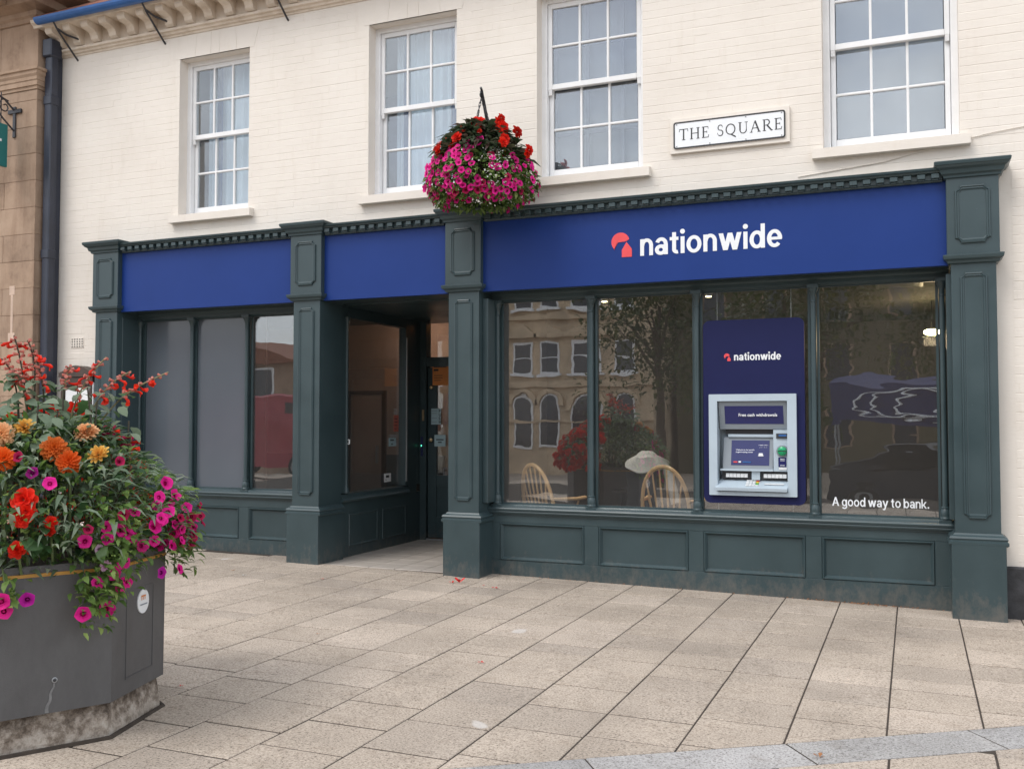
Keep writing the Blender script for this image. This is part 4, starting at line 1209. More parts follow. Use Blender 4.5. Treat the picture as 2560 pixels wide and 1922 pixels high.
# right-hand column with card reader
aprism('reader_column', 'machine_silver', [(662, 966), (778, 966), (778, 1290), (662, 1290)], 8.83, 8.97)
aprism('receipt_slot', 'machine_dark', [(686, 994), (775, 994), (775, 1032), (686, 1032)], 8.818, 8.832)
aprism('receipt_label', 'gutter_blue', [(705, 1002), (765, 1002), (765, 1016), (705, 1016)], 8.816, 8.8185)
m = MB(); m.lathe([(.052, 0), (.052, .012), (.046, .018)], 0, 0, 24)
cr = place('card_reader', m.mesh('card_reader'), 'machine_grey', t, (ax(732), 8.83, az(1130)), (R(90), 0, 0))
m = MB(); m.lathe([(.042, .012), (.040, .026), (.03, .034), (.012, .036)], 0, 0, 24)
o = place('card_reader_lens', m.mesh('card_reader_lens'), 'reader_green', t, (ax(732), 8.83, az(1130)), (R(90), 0, 0))
m = MB(); m.box(ax(700), ax(764), 8.793, 8.799, az(1133), az(1126)); m.build('card_slot', 'machine_dark', t)
aprism('reader_label', 'screen_blue', [(700, 1180), (760, 1180), (760, 1254), (700, 1254)], 8.824, 8.831)
for q_ in (1190, 1202, 1240): box('print_line', 'sign_white', t, ax(714), ax(748), 8.8225, 8.8238, az(q_ + 4), az(q_))
aprism('symbol_plate', 'key_white', [(704, 1257), (764, 1257), (764, 1277), (704, 1277)], 8.824, 8.831)
# tray, rollers and keypad
for a, c in ((250, 488), (556, 780)):
    aprism('side_slot', 'machine_dark', [(a, 1292), (c, 1292), (c, 1358), (a, 1358)], 8.86, 8.97)
for a, c in ((286, 460), (584, 762)):
    for k in range(6):
        x0 = a + (c - a) * k / 6
        aprism('roller', 'key_white', [(x0, 1312), (x0 + (c - a) / 6 - 3, 1312), (x0 + (c - a) / 6 - 3, 1342), (x0, 1342)], 8.84, 8.865)
aprism('centre_column', 'machine_silver', [(490, 1288), (554, 1288), (554, 1360), (490, 1360)], 8.84, 8.97)
m = MB()
m.add([(ax(214), 8.735, az(1420)), (ax(776), 8.735, az(1420)), (ax(770), 8.90, az(1356)), (ax(236), 8.90, az(1356)),
       (ax(220), 8.74, az(1444)), (ax(772), 8.74, az(1444)), (ax(768), 8.90, az(1450)), (ax(236), 8.90, az(1450))],
      [(0, 1, 2, 3), (4, 7, 6, 5), (0, 4, 5, 1), (1, 5, 6, 2), (2, 6, 7, 3), (3, 7, 4, 0)])
tray = m.build('tray', 'machine_silver', t)
def on_tray(u, v): return (ax(236 + (770 - 236) * u), 8.90 - .165 * v, az(1356) - (az(1356) - az(1420)) * v)
for r_ in range(4):
    for c_ in range(4):
        u, v = .40 + .047 * c_, .18 + .17 * r_
        p = on_tray(u, v)
        m = MB(); m.cbox(p[0], p[0] + .026, p[1] - .020, p[1], p[2] - .006, p[2] + .006, .002)
        m.build('key', 'key_white' if c_ < 3 else ['sign_red', 'key_yellow', 'key_green', 'key_white'][r_], tray)
p = on_tray(.67, .5)
m = MB(); m.cbox(p[0], p[0] + .17, p[1] - .03, p[1] + .02, p[2] - .005, p[2] + .004, .002); m.build('instruction_plate', 'key_white', tray)

# lettering on the right-hand pane
t = thing('window_lettering', (-.28, 8.862, .85), 'white slogan lettering reading A good way to bank on the right shop pane', 'lettering')
sans('A good way to bank.', .0560, .215, 'sign_white', t, -.664, .862, 8.8645, .775, .0015)

# ================================================================== ENTRANCE NOTICES
def notice(name, loc, w, h, mat, label, cat, axis='y', lines=(), tmat='black_text'):
    t = thing(name, loc, label, cat)
    x, y, z = loc
    if axis == 'y': box('sheet', mat, t, x, x + w, y, y + .003, z, z + h)
    else: box('sheet', mat, t, x - .003, x, y, y + w, z, z + h)
    for (u, v, s, txt) in lines:
        if txt[0] == '-':                      # print too small to read
            L_ = len(txt) * s * .5
            if axis == 'y': box('print_line', tmat, t, x + u, x + u + L_, y - .001, y - .0002, z + v, z + v + s * .55)
            else: box('print_line', tmat, t, x + .0002, x + .001, y + u, y + u + L_, z + v, z + v + s * .55)
            continue
        if axis == 'y': text_mesh(txt, s, tmat, 'lettering', t, x + u, y - .0005, z + v, depth=.0006, offset=.0004)
        else: text_mesh(txt, s, tmat, 'lettering', t, x + .0005, y + u, z + v, depth=.0006, rot=(R(90), 0, R(90)), offset=.0004)
    return t
GYD = DY + .019
notice('poster', (-5.585, GYD - .018, 2.045), .26, .285, 'paper_orange', 'orange poster on the glazed entrance door', 'poster', 'y', ((.015, .225, .045, '--------'), (.015, .18, .045, '---'), (.02, .12, .012, '--------------------'), (.02, .09, .012, '--------------------'), (.02, .06, .012, '----------------')))
t = notice('push_sign', (-5.60, GYD - .02, 1.555), .135, .20, 'paper_blue', 'pale blue PUSH sign on the entrance door', 'sign', 'y')
for k, ch in enumerate('PUSH'): text_mesh(ch, .05, 'black_text', 'lettering', t, -5.495, GYD - .0212, 1.705 - .046 * k, depth=.0006, offset=.0008)
for zz in (1.58, 1.63, 1.69, 1.72): box('rule', 'machine_grey', t, -5.592, -5.52, GYD - .0215, GYD - .0201, zz, zz + .007)
notice('notice', (-5.555, GYD - .021, 1.28), .155, .145, 'paper_blue', 'square pale notice at hand height on the entrance door', 'notice', 'y', ((.025, .078, .026, '--------'), (.05, .045, .026, '----')))
notice('notice', (LX - .05, 10.09, 1.295), .17, .10, 'paper_blue', 'small pale notice on the entrance side window', 'notice', 'x', ((.03, .065, .03, '------'), (.05, .02, .02, '-----')))
notice('notice', (LX - .05, 9.99, .875), .15, .10, 'paper_white', 'small white sticker low on the entrance side window', 'notice', 'x', ((.03, .05, .05, '---'), (.02, .02, .014, '----')))
notice('notice', (LX - .05, 10.21, 1.47), .11, .20, 'paper_red', 'small red printed notice beside the corner of the entrance side window', 'notice', 'x', ((.01, .15, .018, '--------'), (.01, .11, .018, '--------'), (.01, .07, .018, '--------'), (.01, .03, .018, '-----')))
t = thing('door_number', (LX + .001, 9.075, 1.34), 'small white number 3 on the entrance post', 'number')
text_mesh('3', .075, 'sign_white', 'digit', t, LX + .024, 9.055, 1.345, depth=.001, rot=(R(90), 0, R(60)), offset=.001)

# ================================================================== AIR BRICK AND NOTICE BOARD
t = thing('air_brick', (-9.29, 8.68, 2.477), 'pierced clay air brick in the cream wall above the notice board', 'vent')
m = MB(); nx, nz = 5, 4
x0, x1, z0, z1 = -9.385, -9.185, 2.479, 2.595
gx = [x0]; 
for i in range(nx): c = x0 + (i + .5) * (x1 - x0) / nx; gx += [c - .011, c + .011]
gx.append(x1); gzv = [z0]
for j in range(nz): c = z0 + (j + .5) * (z1 - z0) / nz; gzv += [c - .008, c + .008]
gzv.append(z1)
for i in range(len(gx) - 1):
    for j in range(len(gzv) - 1):
        if i % 2 == 1 and j % 2 == 1: continue
        m.box(gx[i], gx[i + 1], 8.674, 8.69, gzv[j], gzv[j + 1])
m.build('grille', 'cream_paint', t)
box('cavity', 'machine_dark', t, x0, x1, 8.6815, 8.683, z0, z1)
t = thing('notice_board', (-9.13, 8.6, 1.0), 'brown wooden notice board with curved pediment and white papers behind the flowers', 'notice board')
NX0, NX1 = -9.40, -8.90
m = MB(); m.box(NX0, NX1, 8.57, 8.672, 1.05, 2.12); m.build('case', 'brown_wood', t)
pl = [(NX0 - .02, 2.12), (NX1 + .02, 2.12), (NX1 + .02, 2.17)] + [(NX1 + .02 - (NX1 - NX0 + .04) * k / 12, 2.17 + .085 * math.sin(math.pi * k / 12) ** 1.3) for k in range(1, 12)] + [(NX0 - .02, 2.17)]
poly_plate('pediment', 'brown_wood', t, pl, 8.53, 8.67)
m = MB()
for a in ((NX0, NX0 + .05, 1.05, 2.12), (NX1 - .05, NX1, 1.05, 2.12), (NX0 + .05, NX1 - .05, 2.02, 2.118), (NX0 + .05, NX1 - .05, 1.05, 1.11)): m.cbox(a[0], a[1], 8.545, 8.572, a[2], a[3], .006)
m.build('door_frame', 'brown_wood', t)
for a in ((-9.34, -9.16, 1.60, 1.97), (-9.14, -8.97, 1.66, 1.99), (-9.33, -9.1, 1.25, 1.55), (-9.08, -8.96, 1.22, 1.5)): box('paper', 'paper_white', t, a[0], a[1], 8.566, 8.569, a[2], a[3])
box('edge_strip', 'sign_white', t, NX1 + .002, NX1 + .012, 8.55, 8.572, 1.1, 2.05)

# ================================================================== NEIGHBOUR: SANDSTONE BUILDING
SX, SY = -9.705, 8.40
nb = thing('stone_building', (-11.4, 8.6, .15), 'brown sandstone building with moulded string course at the left edge', 'building')
m = MB(); m.box(-16, SX - .006, SY + .006, 9.4, -.2, 7.6); core = m.build('wall', 'sandstone', nb)
rb = random.Random(3)
def block_row(z0, z1, y0, xr, first):
    x = xr; k = 0
    while x > -13.2:
        w = first if k == 0 else rb.choice([.62, .75, .85])
        m = MB(); m.cbox(x - w + .002, x - .002 if k else x, y0 + rb.uniform(-.0015, .0015), SY + .10 if k else 8.95, z0 + .002, z1 - .002, .0035)
        m.build('stone_block', 'sandstone', core); x -= w; k += 1
z = -.06; k = 0
while z < 5.2:
    block_row(z, z + .3255, SY, SX, .52 if k % 2 else .80); z += .3255; k += 1
zt = z
block_row(zt, 5.60, SY, SX, .7)
m = MB()
def string(m, prof, xr):
    v = []
    for p, z_ in prof: v += [(-16, SY - p, z_), (xr + p, SY - p, z_), (xr + p, 8.95, z_)]
    m.add(v, [(k * 3 + i, k * 3 + i + 1, k * 3 + 4 + i, k * 3 + 3 + i) for k in range(len(prof) - 1) for i in range(2)])
string(m, [(0, 5.60), (.012, 5.605), (.014, 5.64), (.03, 5.645), (.03, 5.70), (.04, 5.71), (.042, 5.745), (.06, 5.775), (.062, 5.81), (.08, 5.82), (.082, 5.85), (.02, 5.87), (0, 5.87)], SX - .002)
m.build('string_course', 'sandstone', nb)
block_row(5.872, 6.42, SY, SX, .62)
m = MB(); string(m, [(0, 6.42), (.02, 6.425), (.03, 6.47), (.06, 6.49), (.07, 6.54), (.22, 6.57), (.24, 6.66), (.55, 6.70), (.58, 6.86), (.62, 6.90), (.64, 7.0), (0, 7.05)], SX - .03); m.build('main_cornice', 'sandstone', nb)
for x in (-10.06, -10.55, -11.05): box('cornice_block', 'sandstone', nb, x - .09, x + .09, SY - .50, SY - .23, 6.585, 6.695, c=.006)
# pale scar of a removed fixing
m = MB()
for a, c in (((-10.075, -10.035), (2.62, 3.2)), ((-10.10, -10.01), (3.12, 3.23)), ((-10.11, -10.0), (2.55, 2.66))): m.cbox(a[0], a[1], SY - .004 - .0007 * len(m.v) / 24, SY + .002, c[0], c[1], .003)
m.build('fixing_scar', 'stone_scar', nb)
# downpipe
t = thing('downpipe', (-9.61, 8.52, .15), 'square dark downpipe between the sandstone and cream buildings', 'pipe')
m = MB(); m.cbox(-9.668, -9.558, 8.47, 8.58, .1, 6.02, .012); m.build('pipe', 'pipe_paint', t)
for zz in (1.6, 3.55, 5.42): m = MB(); m.cbox(-9.676, -9.55, 8.462, 8.588, zz, zz + .11, .008); m.build('collar', 'pipe_paint', t)
m = MB(); m.cbox(-9.685, -9.54, 8.44, 8.62, 6.0, 6.22, .015); m.build('hopper', 'pipe_paint', t)
box('back_channel', 'pipe_paint', t, -9.70, -9.60, 8.585, 8.672, .1, 6.1)
# hanging sign on a wrought-iron bracket
t = thing('sign_bracket', (-10.06, 8.4, 5.0), 'black wrought iron scroll bracket fixed to the sandstone wall', 'bracket')
BXx = -10.06
m = MB(); m.cbox(BXx - .022, BXx + .022, 8.378, 8.398, 5.04, 5.42, .004); m.cbox(BXx - .10, BXx + .12, 8.372, 8.3965, 5.335, 5.385, .004); m.build('wall_plate', 'black_iron', t)
m = MB(); m.tube([(BXx, 8.385, 5.37), (BXx, 8.25, 5.47), (BXx, 8.05, 5.53), (BXx, 7.75, 5.55), (BXx, 7.2, 5.55)], .012, 6); m.build('arm', 'black_iron', t)
m = MB(); m.tube([(BXx, 8.385, 5.12), (BXx, 8.22, 5.24), (BXx, 8.10, 5.36), (BXx, 8.02, 5.52)], .011, 6); m.build('brace', 'black_iron', t)
m = MB(); m.tube([(BXx, 8.25 + (.095 - .011 * k / 2) * math.cos(.55 * k + 1.0), 5.385 + (.095 - .011 * k / 2) * math.sin(.55 * k + 1.0)) for k in range(15)], .008, 6); m.build('scroll', 'black_iron', t)
t = thing('hanging_sign', (BXx, 7.6, 4.7), 'teal hanging shop sign below the iron bracket at the left edge', 'sign')
box('board', 'teal_sign', t, BXx - .018, BXx + .018, 7.15, 8.285, 4.65, 5.165, c=.004)
for y in (7.3, 8.2): m = MB(); m.tube([(BXx, y, 5.15), (BXx, y, 5.545)], .007, 6); m.build('hanger', 'black_iron', t)
for k, (yy, ww) in enumerate(((8.20, .03), (8.12, .03))): box('letter', 'sign_white', t, BXx + .0181, BXx + .020, yy - ww, yy, 4.945, 4.975)

# ================================================================== FLOWERS: shared shapes
def petunia_mesh(mat, seed=0):
    rr = random.Random(seed)
    n = 15; v = [(0, 0, -.42)]
    for r_, h in ((.30, -.16), (.66, .02), (1.0, .05)):
        for k in range(n):
            a = 2 * math.pi * k / n
            lobe = 1 - .13 * (1 - math.cos(5 * a)) / 2 if r_ == 1.0 else 1
            v.append((r_ * lobe * math.cos(a), r_ * lobe * math.sin(a), h + (rr.uniform(-.12, .08) if r_ == 1 else rr.uniform(-.02, .03))))
    f = [(0, 1 + k, 1 + (k + 1) % n) for k in range(n)]
    for q in (0, 1): f += [(1 + q * n + k, 1 + q * n + (k + 1) % n, 1 + (q + 1) * n + (k + 1) % n, 1 + (q + 1) * n + k) for k in range(n)]
    m = bpy.data.meshes.new('petunia'); m.from_pydata(v, [], f); m.polygons.foreach_set('use_smooth', [True] * len(f)); m.materials.append(MATS[mat]); return m
def petal_ring(v, f, n, r0, r1, w, z0, z1, a0, rr, cup=.1):
    for k in range(n):
        a = a0 + 2 * math.pi * k / n + rr.uniform(-.08, .08)
        d = Vector((math.cos(a), math.sin(a), 0)); s = Vector((-math.sin(a), math.cos(a), 0))
        L = r1 * rr.uniform(.88, 1.06); zt = z1 + rr.uniform(-.05, .05)
        b = len(v)
        mid = r0 + (L - r0) * .6
        v += [tuple(d * r0 + Vector((0, 0, z0))), tuple(d * mid - s * w + Vector((0, 0, z0 * .4 + zt * .6 + cup))), tuple(d * mid + Vector((0, 0, z0 * .4 + zt * .6 - cup * .3))), tuple(d * mid + s * w + Vector((0, 0, z0 * .4 + zt * .6 + cup))), tuple(d * L * .97 - s * w * .5 + Vector((0, 0, zt))), tuple(d * L * 1.02 + Vector((0, 0, zt))), tuple(d * L * .97 + s * w * .5 + Vector((0, 0, zt)))]
        f += [(b, b + 1, b + 2), (b, b + 2, b + 3), (b + 1, b + 4, b + 5, b + 2), (b + 2, b + 5, b + 6, b + 3)]
def dahlia_mesh(mat, seed, ragged=False):
    rr = random.Random(seed); v = []; f = []
    if ragged: layers = [(11, .1, 1.05, .20, -.05, .10), (9, .1, .85, .20, .05, .42), (7, .05, .55, .16, .1, .62)]
    else: layers = [(13, .1, 1.0, .20, -.15, -.16), (13, .1, 1.0, .20, -.05, .06), (12, .1, .92, .19, .05, .26), (11, .1, .80, .18, .14, .42), (10, .06, .62, .16, .2, .54), (8, .04, .44, .13, .26, .6), (6, .02, .24, .10, .3, .62)]
    for i, (n, r0, r1, w, z0, z1) in enumerate(layers): petal_ring(v, f, n, r0, r1, w, z0, z1, i * .27, rr, .09)
    m = bpy.data.meshes.new('dahlia'); m.from_pydata(v, [], f); m.materials.append(MATS[mat]); return m
def begonia_mesh(mat, seed):
    rr = random.Random(seed); v = []; f = []
    for i, (n, r1, z1, w) in enumerate(((6, 1.0, .0, .42), (6, .86, .28, .38), (5, .62, .48, .30), (4, .36, .58, .2))): petal_ring(v, f, n, .05, r1, w, .05 * i, z1, i * .5, rr, .14)
    m = bpy.data.meshes.new('begonia'); m.from_pydata(v, [], f); m.materials.append(MATS[mat]); return m
PETM = {k: [petunia_mesh(mt, s) for s in range(3)] for k, mt in (('m', 'petal_magenta'), ('p', 'petal_purple'), ('c', 'petal_crimson'), ('l', 'petal_pale'))}
BEGM = [begonia_mesh('petal_red', s) for s in range(3)]
def aim(d, roll=0.):
    q = Vector(d).normalized().to_track_quat('Z', 'Y')
    return (q @ Euler((0, 0, roll)).to_quaternion()).to_euler()
def leaf_geo(mb, p, d, L, W, rr, droop=.25, fold=.12):
    d = Vector(d).normalized(); up = Vector((0, 0, 1))
    s = d.cross(up)
    if s.length < .05: s = Vector((1, 0, 0))
    s.normalize(); s = (s + up * rr.uniform(-.5, .5)).normalized(); n = s.cross(d).normalized()
    p = Vector(p); m1 = p + d * L * .35 + n * fold * L * .3; m2 = p + d * L * .72 + n * (fold * L * .1 - droop * L * .25)
    v = [p, m1 - s * W * .5 + n * fold * W, m1, m1 + s * W * .5 + n * fold * W, m2 - s * W * .36 + n * fold * W * .7, m2, m2 + s * W * .36 + n * fold * W * .7, p + d * L - n * droop * L]
    mb.add(v, [(0, 1, 2), (0, 2, 3), (1, 4, 5, 2), (2, 5, 6, 3), (4, 7, 5), (5, 7, 6)], True)
def leaf_cloud(name, mat, parent, pts, L, W, seed, droop=.25):
    rr = random.Random(seed); mb = MB()
    for p, d in pts:
        k = rr.uniform(.55, 1.3)
        leaf_geo(mb, p, Vector(d) + Vector((rr.uniform(-.8, .8), rr.uniform(-.8, .8), rr.uniform(-.6, .8))), L * k, W * k * rr.uniform(.8, 1.2), rr, droop)
    me = bpy.data.meshes.new(name)
    off = Vector((0, 0, 0))
    if parent is None:
        xs, ys, zs = zip(*mb.v); off = Vector(((min(xs) + max(xs)) / 2, (min(ys) + max(ys)) / 2, min(zs)))
    me.from_pydata([tuple(Vector(v) - off) for v in mb.v], [], mb.f); me.polygons.foreach_set('use_smooth', [True] * len(mb.f))
    o = place(name, me, mat, parent, tuple(off))
    return tag(o, kind='stuff')
def interp(tab, z):
    for (a, ra), (b_, rb_) in zip(tab[:-1], tab[1:]):
        if a <= z <= b_: return ra + (rb_ - ra) * (z - a) / (b_ - a)
    return tab[0][1] if z < tab[0][0] else tab[-1][1]

# ================================================================== HANGING BASKET
BC = Vector((-3.69, 8.10, 3.86))
BR = [(3.58, .26), (3.64, .40), (3.72, .465), (3.80, .485), (3.92, .455), (4.02, .395), (4.12, .33), (4.22, .25), (4.30, .16), (4.37, .05)]
t = thing('basket_bracket', (-3.80, 8.68, 4.45), 'dark iron wall bracket holding the hanging flower basket', 'bracket')
m = MB(); m.tube([(-3.672, 8.08, 4.665), (-3.70, 8.2, 4.59), (-3.78, 8.5, 4.41), (-3.83, 8.665, 4.31)], .016, 8); m.build('arm', 'black_iron', t)
m = MB(); m.tube([(-3.665, 8.05, 4.69), (-3.672, 8.09, 4.672), (-3.69, 8.10, 4.64), (-3.678, 8.085, 4.62)], .012, 6); m.build('hook', 'black_iron', t)
m = MB(); m.cbox(-3.86, -3.80, 8.655, 8.68, 4.18, 4.42, .005); m.build('wall_plate', 'black_iron', t)
hb = thing('hanging_basket', (BC.x, BC.y, 3.56), 'round hanging basket overflowing with magenta petunias and red begonias', 'flower basket')
for k in range(3):
    a = 2 * math.pi * k / 3 + .5
    top = Vector((-3.685, 8.10, 4.61)); bot = Vector((BC.x + .24 * math.cos(a), BC.y + .24 * math.sin(a), 3.95))
    m = MB()
    nn = 16
    for i in range(nn):
        p0 = top + (bot - top) * (i / nn); p1 = top + (bot - top) * ((i + 1) / nn); c_ = (p0 + p1) / 2; d = (p1 - p0); L = d.length * .62; d.normalize()
        s = d.orthogonal().normalized(); s = s if i % 2 else d.cross(s).normalized()
        m.tube([c_ + d * L * math.cos(q) + s * .009 * math.sin(q) for q in [2 * math.pi * j / 8 for j in range(8)]], .0028, 4, closed=True)
    m.build('chain', 'black_iron', hb)
m = MB(); m.lathe([(.05, 3.68), (.16, 3.71), (.24, 3.80), (.27, 3.95), (.26, 3.96), (.02, 3.94)], BC.x, BC.y, 20); m.build('basket_bowl', 'soil', hb)
rr = random.Random(21)
def lop(a): return 1 + .07 * math.sin(2 * a + .8) + .05 * math.sin(3 * a - .5) + .04 * math.sin(7 * a)
pts = []
for _ in range(6500):
    z = 3.60 + .74 * rr.random() ** .9; a = rr.uniform(0, 2 * math.pi); r_ = interp(BR, z) * lop(a) * (.55 + .45 * rr.random() ** .5)
    p = Vector((BC.x + r_ * math.cos(a), BC.y + r_ * math.sin(a), z))
    pts.append((p, Vector((math.cos(a), math.sin(a), -.5 if z < 4.0 else .2))))
lo = [q for q in pts if q[0].z < 4.05]; hi = [q for i_, q in enumerate(pts) if q[0].z >= 4.02 and i_ % 5 < 2]
leaf_cloud('foliage', 'leaf_green', hb, lo, .05, .030, 1)
leaf_cloud('begonia_foliage', 'leaf_dark', hb, hi, .10, .042, 2, .45)
# long dark begonia leaves that break the outline
m = []
for k in range(60):
    a = rr.uniform(0, 2 * math.pi); z = rr.uniform(4.0, 4.32); r_ = interp(BR, z) * .92
    m.append((Vector((BC.x + r_ * math.cos(a), BC.y + r_ * math.sin(a), z)), Vector((math.cos(a) * 1.4, math.sin(a) * 1.4, .15))))
leaf_cloud('begonia_leaf', 'leaf_dark', hb, m, .15, .05, 3, .55)
# trails below
m = []
for x, y, z0, n_ in ((-3.55, 7.75, 3.66, 50), (-3.95, 7.82, 3.64, 34), (-3.40, 7.88, 3.66, 34), (-4.03, 7.95, 3.66, 26)):
    for k in range(n_): m.append((Vector((x + rr.gauss(0, .035), y + rr.gauss(0, .035), z0 - rr.random() * .07)), Vector((rr.uniform(-1, 1), rr.uniform(-1, 1), -.8))))
leaf_cloud('trailing_foliage', 'leaf_green', hb, m, .035, .018, 4)
# petunias round the skirt
done = []
tries = 0
while len(done) < 205 and tries < 12000:
    tries += 1
    z = rr.uniform(3.58, 4.08); a = rr.uniform(0, 2 * math.pi)
    if rr.random() < .55: a = rr.uniform(R(165), R(330))
    ang = math.degrees(a) % 360
    if 285 < ang < 330 and 3.72 < z < 4.05 and rr.random() < .80: continue          # white lobelia shows here
    if (z > 4.0 or z < 3.60) and rr.random() < .4: continue
    r_ = interp(BR, z) * lop(a) * rr.uniform(.97, 1.08)
    p = Vector((BC.x + r_ * math.cos(a), BC.y + r_ * math.sin(a), z))
    if any((p - q).length < .045 for q in done): continue
    done.append(p)
    d = Vector((math.cos(a), math.sin(a), (z - 3.80) * 1.2 + rr.uniform(-.15, .25))) + Vector((.10, -.25, 0))
    kk = 'm' if rr.random() < .90 else 'c'
    s = rr.uniform(.031, .042)
    place('petunia', PETM[kk][rr.randrange(3)], None, hb, p, aim(d, rr.uniform(0, 6)), (s, s * rr.uniform(.75, 1.05), s * rr.uniform(.8, 2.0)))
for (zx, zy, s) in ((820, 500, .055), (870, 490, .04), (1095, 475, .04), (1060, 520, .05), (1115, 580, .06), (1050, 590, .045), (1275, 660, .055), (750, 770, .05), (480, 800, .055), (500, 870, .055), (545, 900, .045), (1210, 780, .05), (1220, 840, .045), (555, 560, .025), (930, 620, .03), (700, 590, .024), (975, 700, .022), (545, 690, .035), (1410, 880, .05), (1390, 930, .04), (840, 560, .03), (1110, 640, .04), (480, 620, .015)):
    # begonias on the crown: the first numbers are read off a front view of the basket (left-right, top-down)
    x = BC.x + (zx - 835) * .000860; z = 4.46 - (zy - 420) * .00080 - .03
    r_ = interp(BR, z) * 1.12 + .02; dx = x - BC.x
    dy = -math.sqrt(max(.002, r_ * r_ - dx * dx)) if abs(dx) < r_ else -.03
    p = Vector((x, BC.y + dy, z)); place('begonia', BEGM[rr.randrange(3)], None, hb, p, aim(Vector((dx * 2, dy - .15, .15)), rr.uniform(0, 6)), (s * 1.15, s * 1.15, s * 1.15))
for (zx, zy) in ((840, 620), (830, 560), (740, 620), (1015, 615), (990, 790), (985, 850), (855, 820)):
    x = BC.x + (zx - 835) * .00086; z = 4.43 - (zy - 420) * .00080; r_ = interp(BR, z) * 1.04; dx = x - BC.x
    dy = -math.sqrt(max(.002, r_ * r_ - dx * dx)); place('petunia', PETM['m'][rr.randrange(3)], None, hb, (x, BC.y + dy, z), aim((dx, dy - .3, .25), 1), (.036,) * 3)
for k in range(10):
    a = rr.uniform(R(60), R(330)); z = rr.uniform(4.05, 4.35); r_ = interp(BR, z) * 1.0
    place('begonia', BEGM[k % 3], None, hb, (BC.x + r_ * math.cos(a), BC.y + r_ * math.sin(a), z), aim((math.cos(a), math.sin(a), .1), k), (.045,) * 3)
m = []
for k in range(110):
    a = R(rr.gauss(310, 9)); z = rr.uniform(3.68, 4.06); r_ = interp(BR, z) * rr.uniform(.97, 1.05)
    m.append((Vector((BC.x + r_ * math.cos(a), BC.y + r_ * math.sin(a), z)), Vector((math.cos(a), math.sin(a), .2))))
leaf_cloud('lobelia', 'flower_mass_white', hb, m, .018, .017, 8)

# ================================================================== PLANTER
PC = Vector((-4.235, 3.645)); PS = .52; PR = PS / 2 / math.sin(math.pi / 8)
def octo(k, r_=PR): a = R(-7.0 + 45 * k); return Vector((PC.x + r_ * math.cos(a), PC.y + r_ * math.sin(a)))
pl = thing('planter', (PC.x, PC.y, gz(PC.x)), 'octagonal dark grey street planter with thin gold band and round sticker', 'planter')
m = MB(); n = 8
prof = [(.975, .252), (1.0, .256), (1.003, .60), (1.006, .90), (1.006, .935), (.96, .935), (.955, .86)]
v = []
for k_, z in prof:
    for q in range(8): p = octo(q, PR * k_); v.append((p.x, p.y, z))
m.add(v, [(j * 8 + i, j * 8 + (i + 1) % 8, (j + 1) * 8 + (i + 1) % 8, (j + 1) * 8 + i) for j in range(len(prof) - 1) for i in range(8)] + [tuple(range(8))])
m.build('tub', 'planter_grey', pl)
m = MB(); v = []
for k_, z in ((1.004, .884), (1.012, .885), (1.012, .900), (1.004, .901)):
    for q in range(8): p = octo(q, PR * k_); v.append((p.x, p.y, z))
m.add(v, [(j * 8 + i, j * 8 + (i + 1) % 8, (j + 1) * 8 + (i + 1) % 8, (j + 1) * 8 + i) for j in range(3) for i in range(8)]); m.build('gold_band', 'gold_strip', pl)
m = MB(); m.add([(octo(q, PR * .95).x, octo(q, PR * .95).y, .87) for q in range(8)], [tuple(range(8))]); m.build('soil_surface', 'soil', pl)
# raised access panel, sticker on the facet to the right, drain hole on the front facet
A, B_ = octo(0, PR * 1.004), octo(1, PR * 1.004)
fd = (B_ - A).normalized(); fn = Vector((fd.y, -fd.x))
def facet(u, z, d=0., A0=None, f_=None, n_=None):
    A0 = A0 or A; f_ = f_ or fd; n_ = n_ or fn
    p = A0 + f_ * u + n_ * d; return (p.x, p.y, z)
def facet_frame(u0, u1, z0, z1, w, d):
    m = MB()
    for a, b__, c, e in ((u0, u1, z0, z0 + w), (u0, u1, z1 - w, z1), (u0, u0 + w, z0 + w, z1 - w), (u1 - w, u1, z0 + w, z1 - w)):
        vv = [facet(uu, zz, dd) for dd in (-.004, d) for uu, zz in ((a, c), (b__, c), (b__, e), (a, e))]
        m.add(vv, [(4, 5, 6, 7), (0, 1, 5, 4), (1, 2, 6, 5), (2, 3, 7, 6), (3, 0, 4, 7)])
    return m
facet_frame(.13, .40, .33, .76, .007, .0022).build('access_panel', 'planter_grey', pl)
st = MB(); cu, cz = .285, .685
ring = [facet(cu + .056 * math.cos(q), cz + .075 * math.sin(q) * .8, .0065) for q in [2 * math.pi * k / 28 for k in range(28)]]
ring0 = [facet(cu + .056 * math.cos(q), cz + .075 * math.sin(q) * .8, .001) for q in [2 * math.pi * k / 28 for k in range(28)]]
st.add(ring + ring0, [tuple(range(28))] + [(i, (i + 1) % 28, 28 + (i + 1) % 28, 28 + i) for i in range(28)])
sticker = st.build('sticker', 'paper_white', pl)
m = MB()
for k in range(3):
    a = cu - .024 + .017 * k
    vv = [facet(uu, zz, .0085) for uu, zz in ((a, cz + .008), (a + .006, cz + .008), (a + .006, cz + .024), (a, cz + .024))]; m.add(vv, [(0, 1, 2, 3)])
vv = [facet(uu, zz, .0085) for uu, zz in ((cu - .026, cz + .0242), (cu + .020, cz + .0242), (cu + .020, cz + .032), (cu - .026, cz + .032))]; m.add(vv, [(0, 1, 2, 3)])
m.build('emblem', 'paper_orange', sticker)
ang = math.atan2(fd.y, fd.x)
q = facet(cu - .040, cz - .020, .0075)
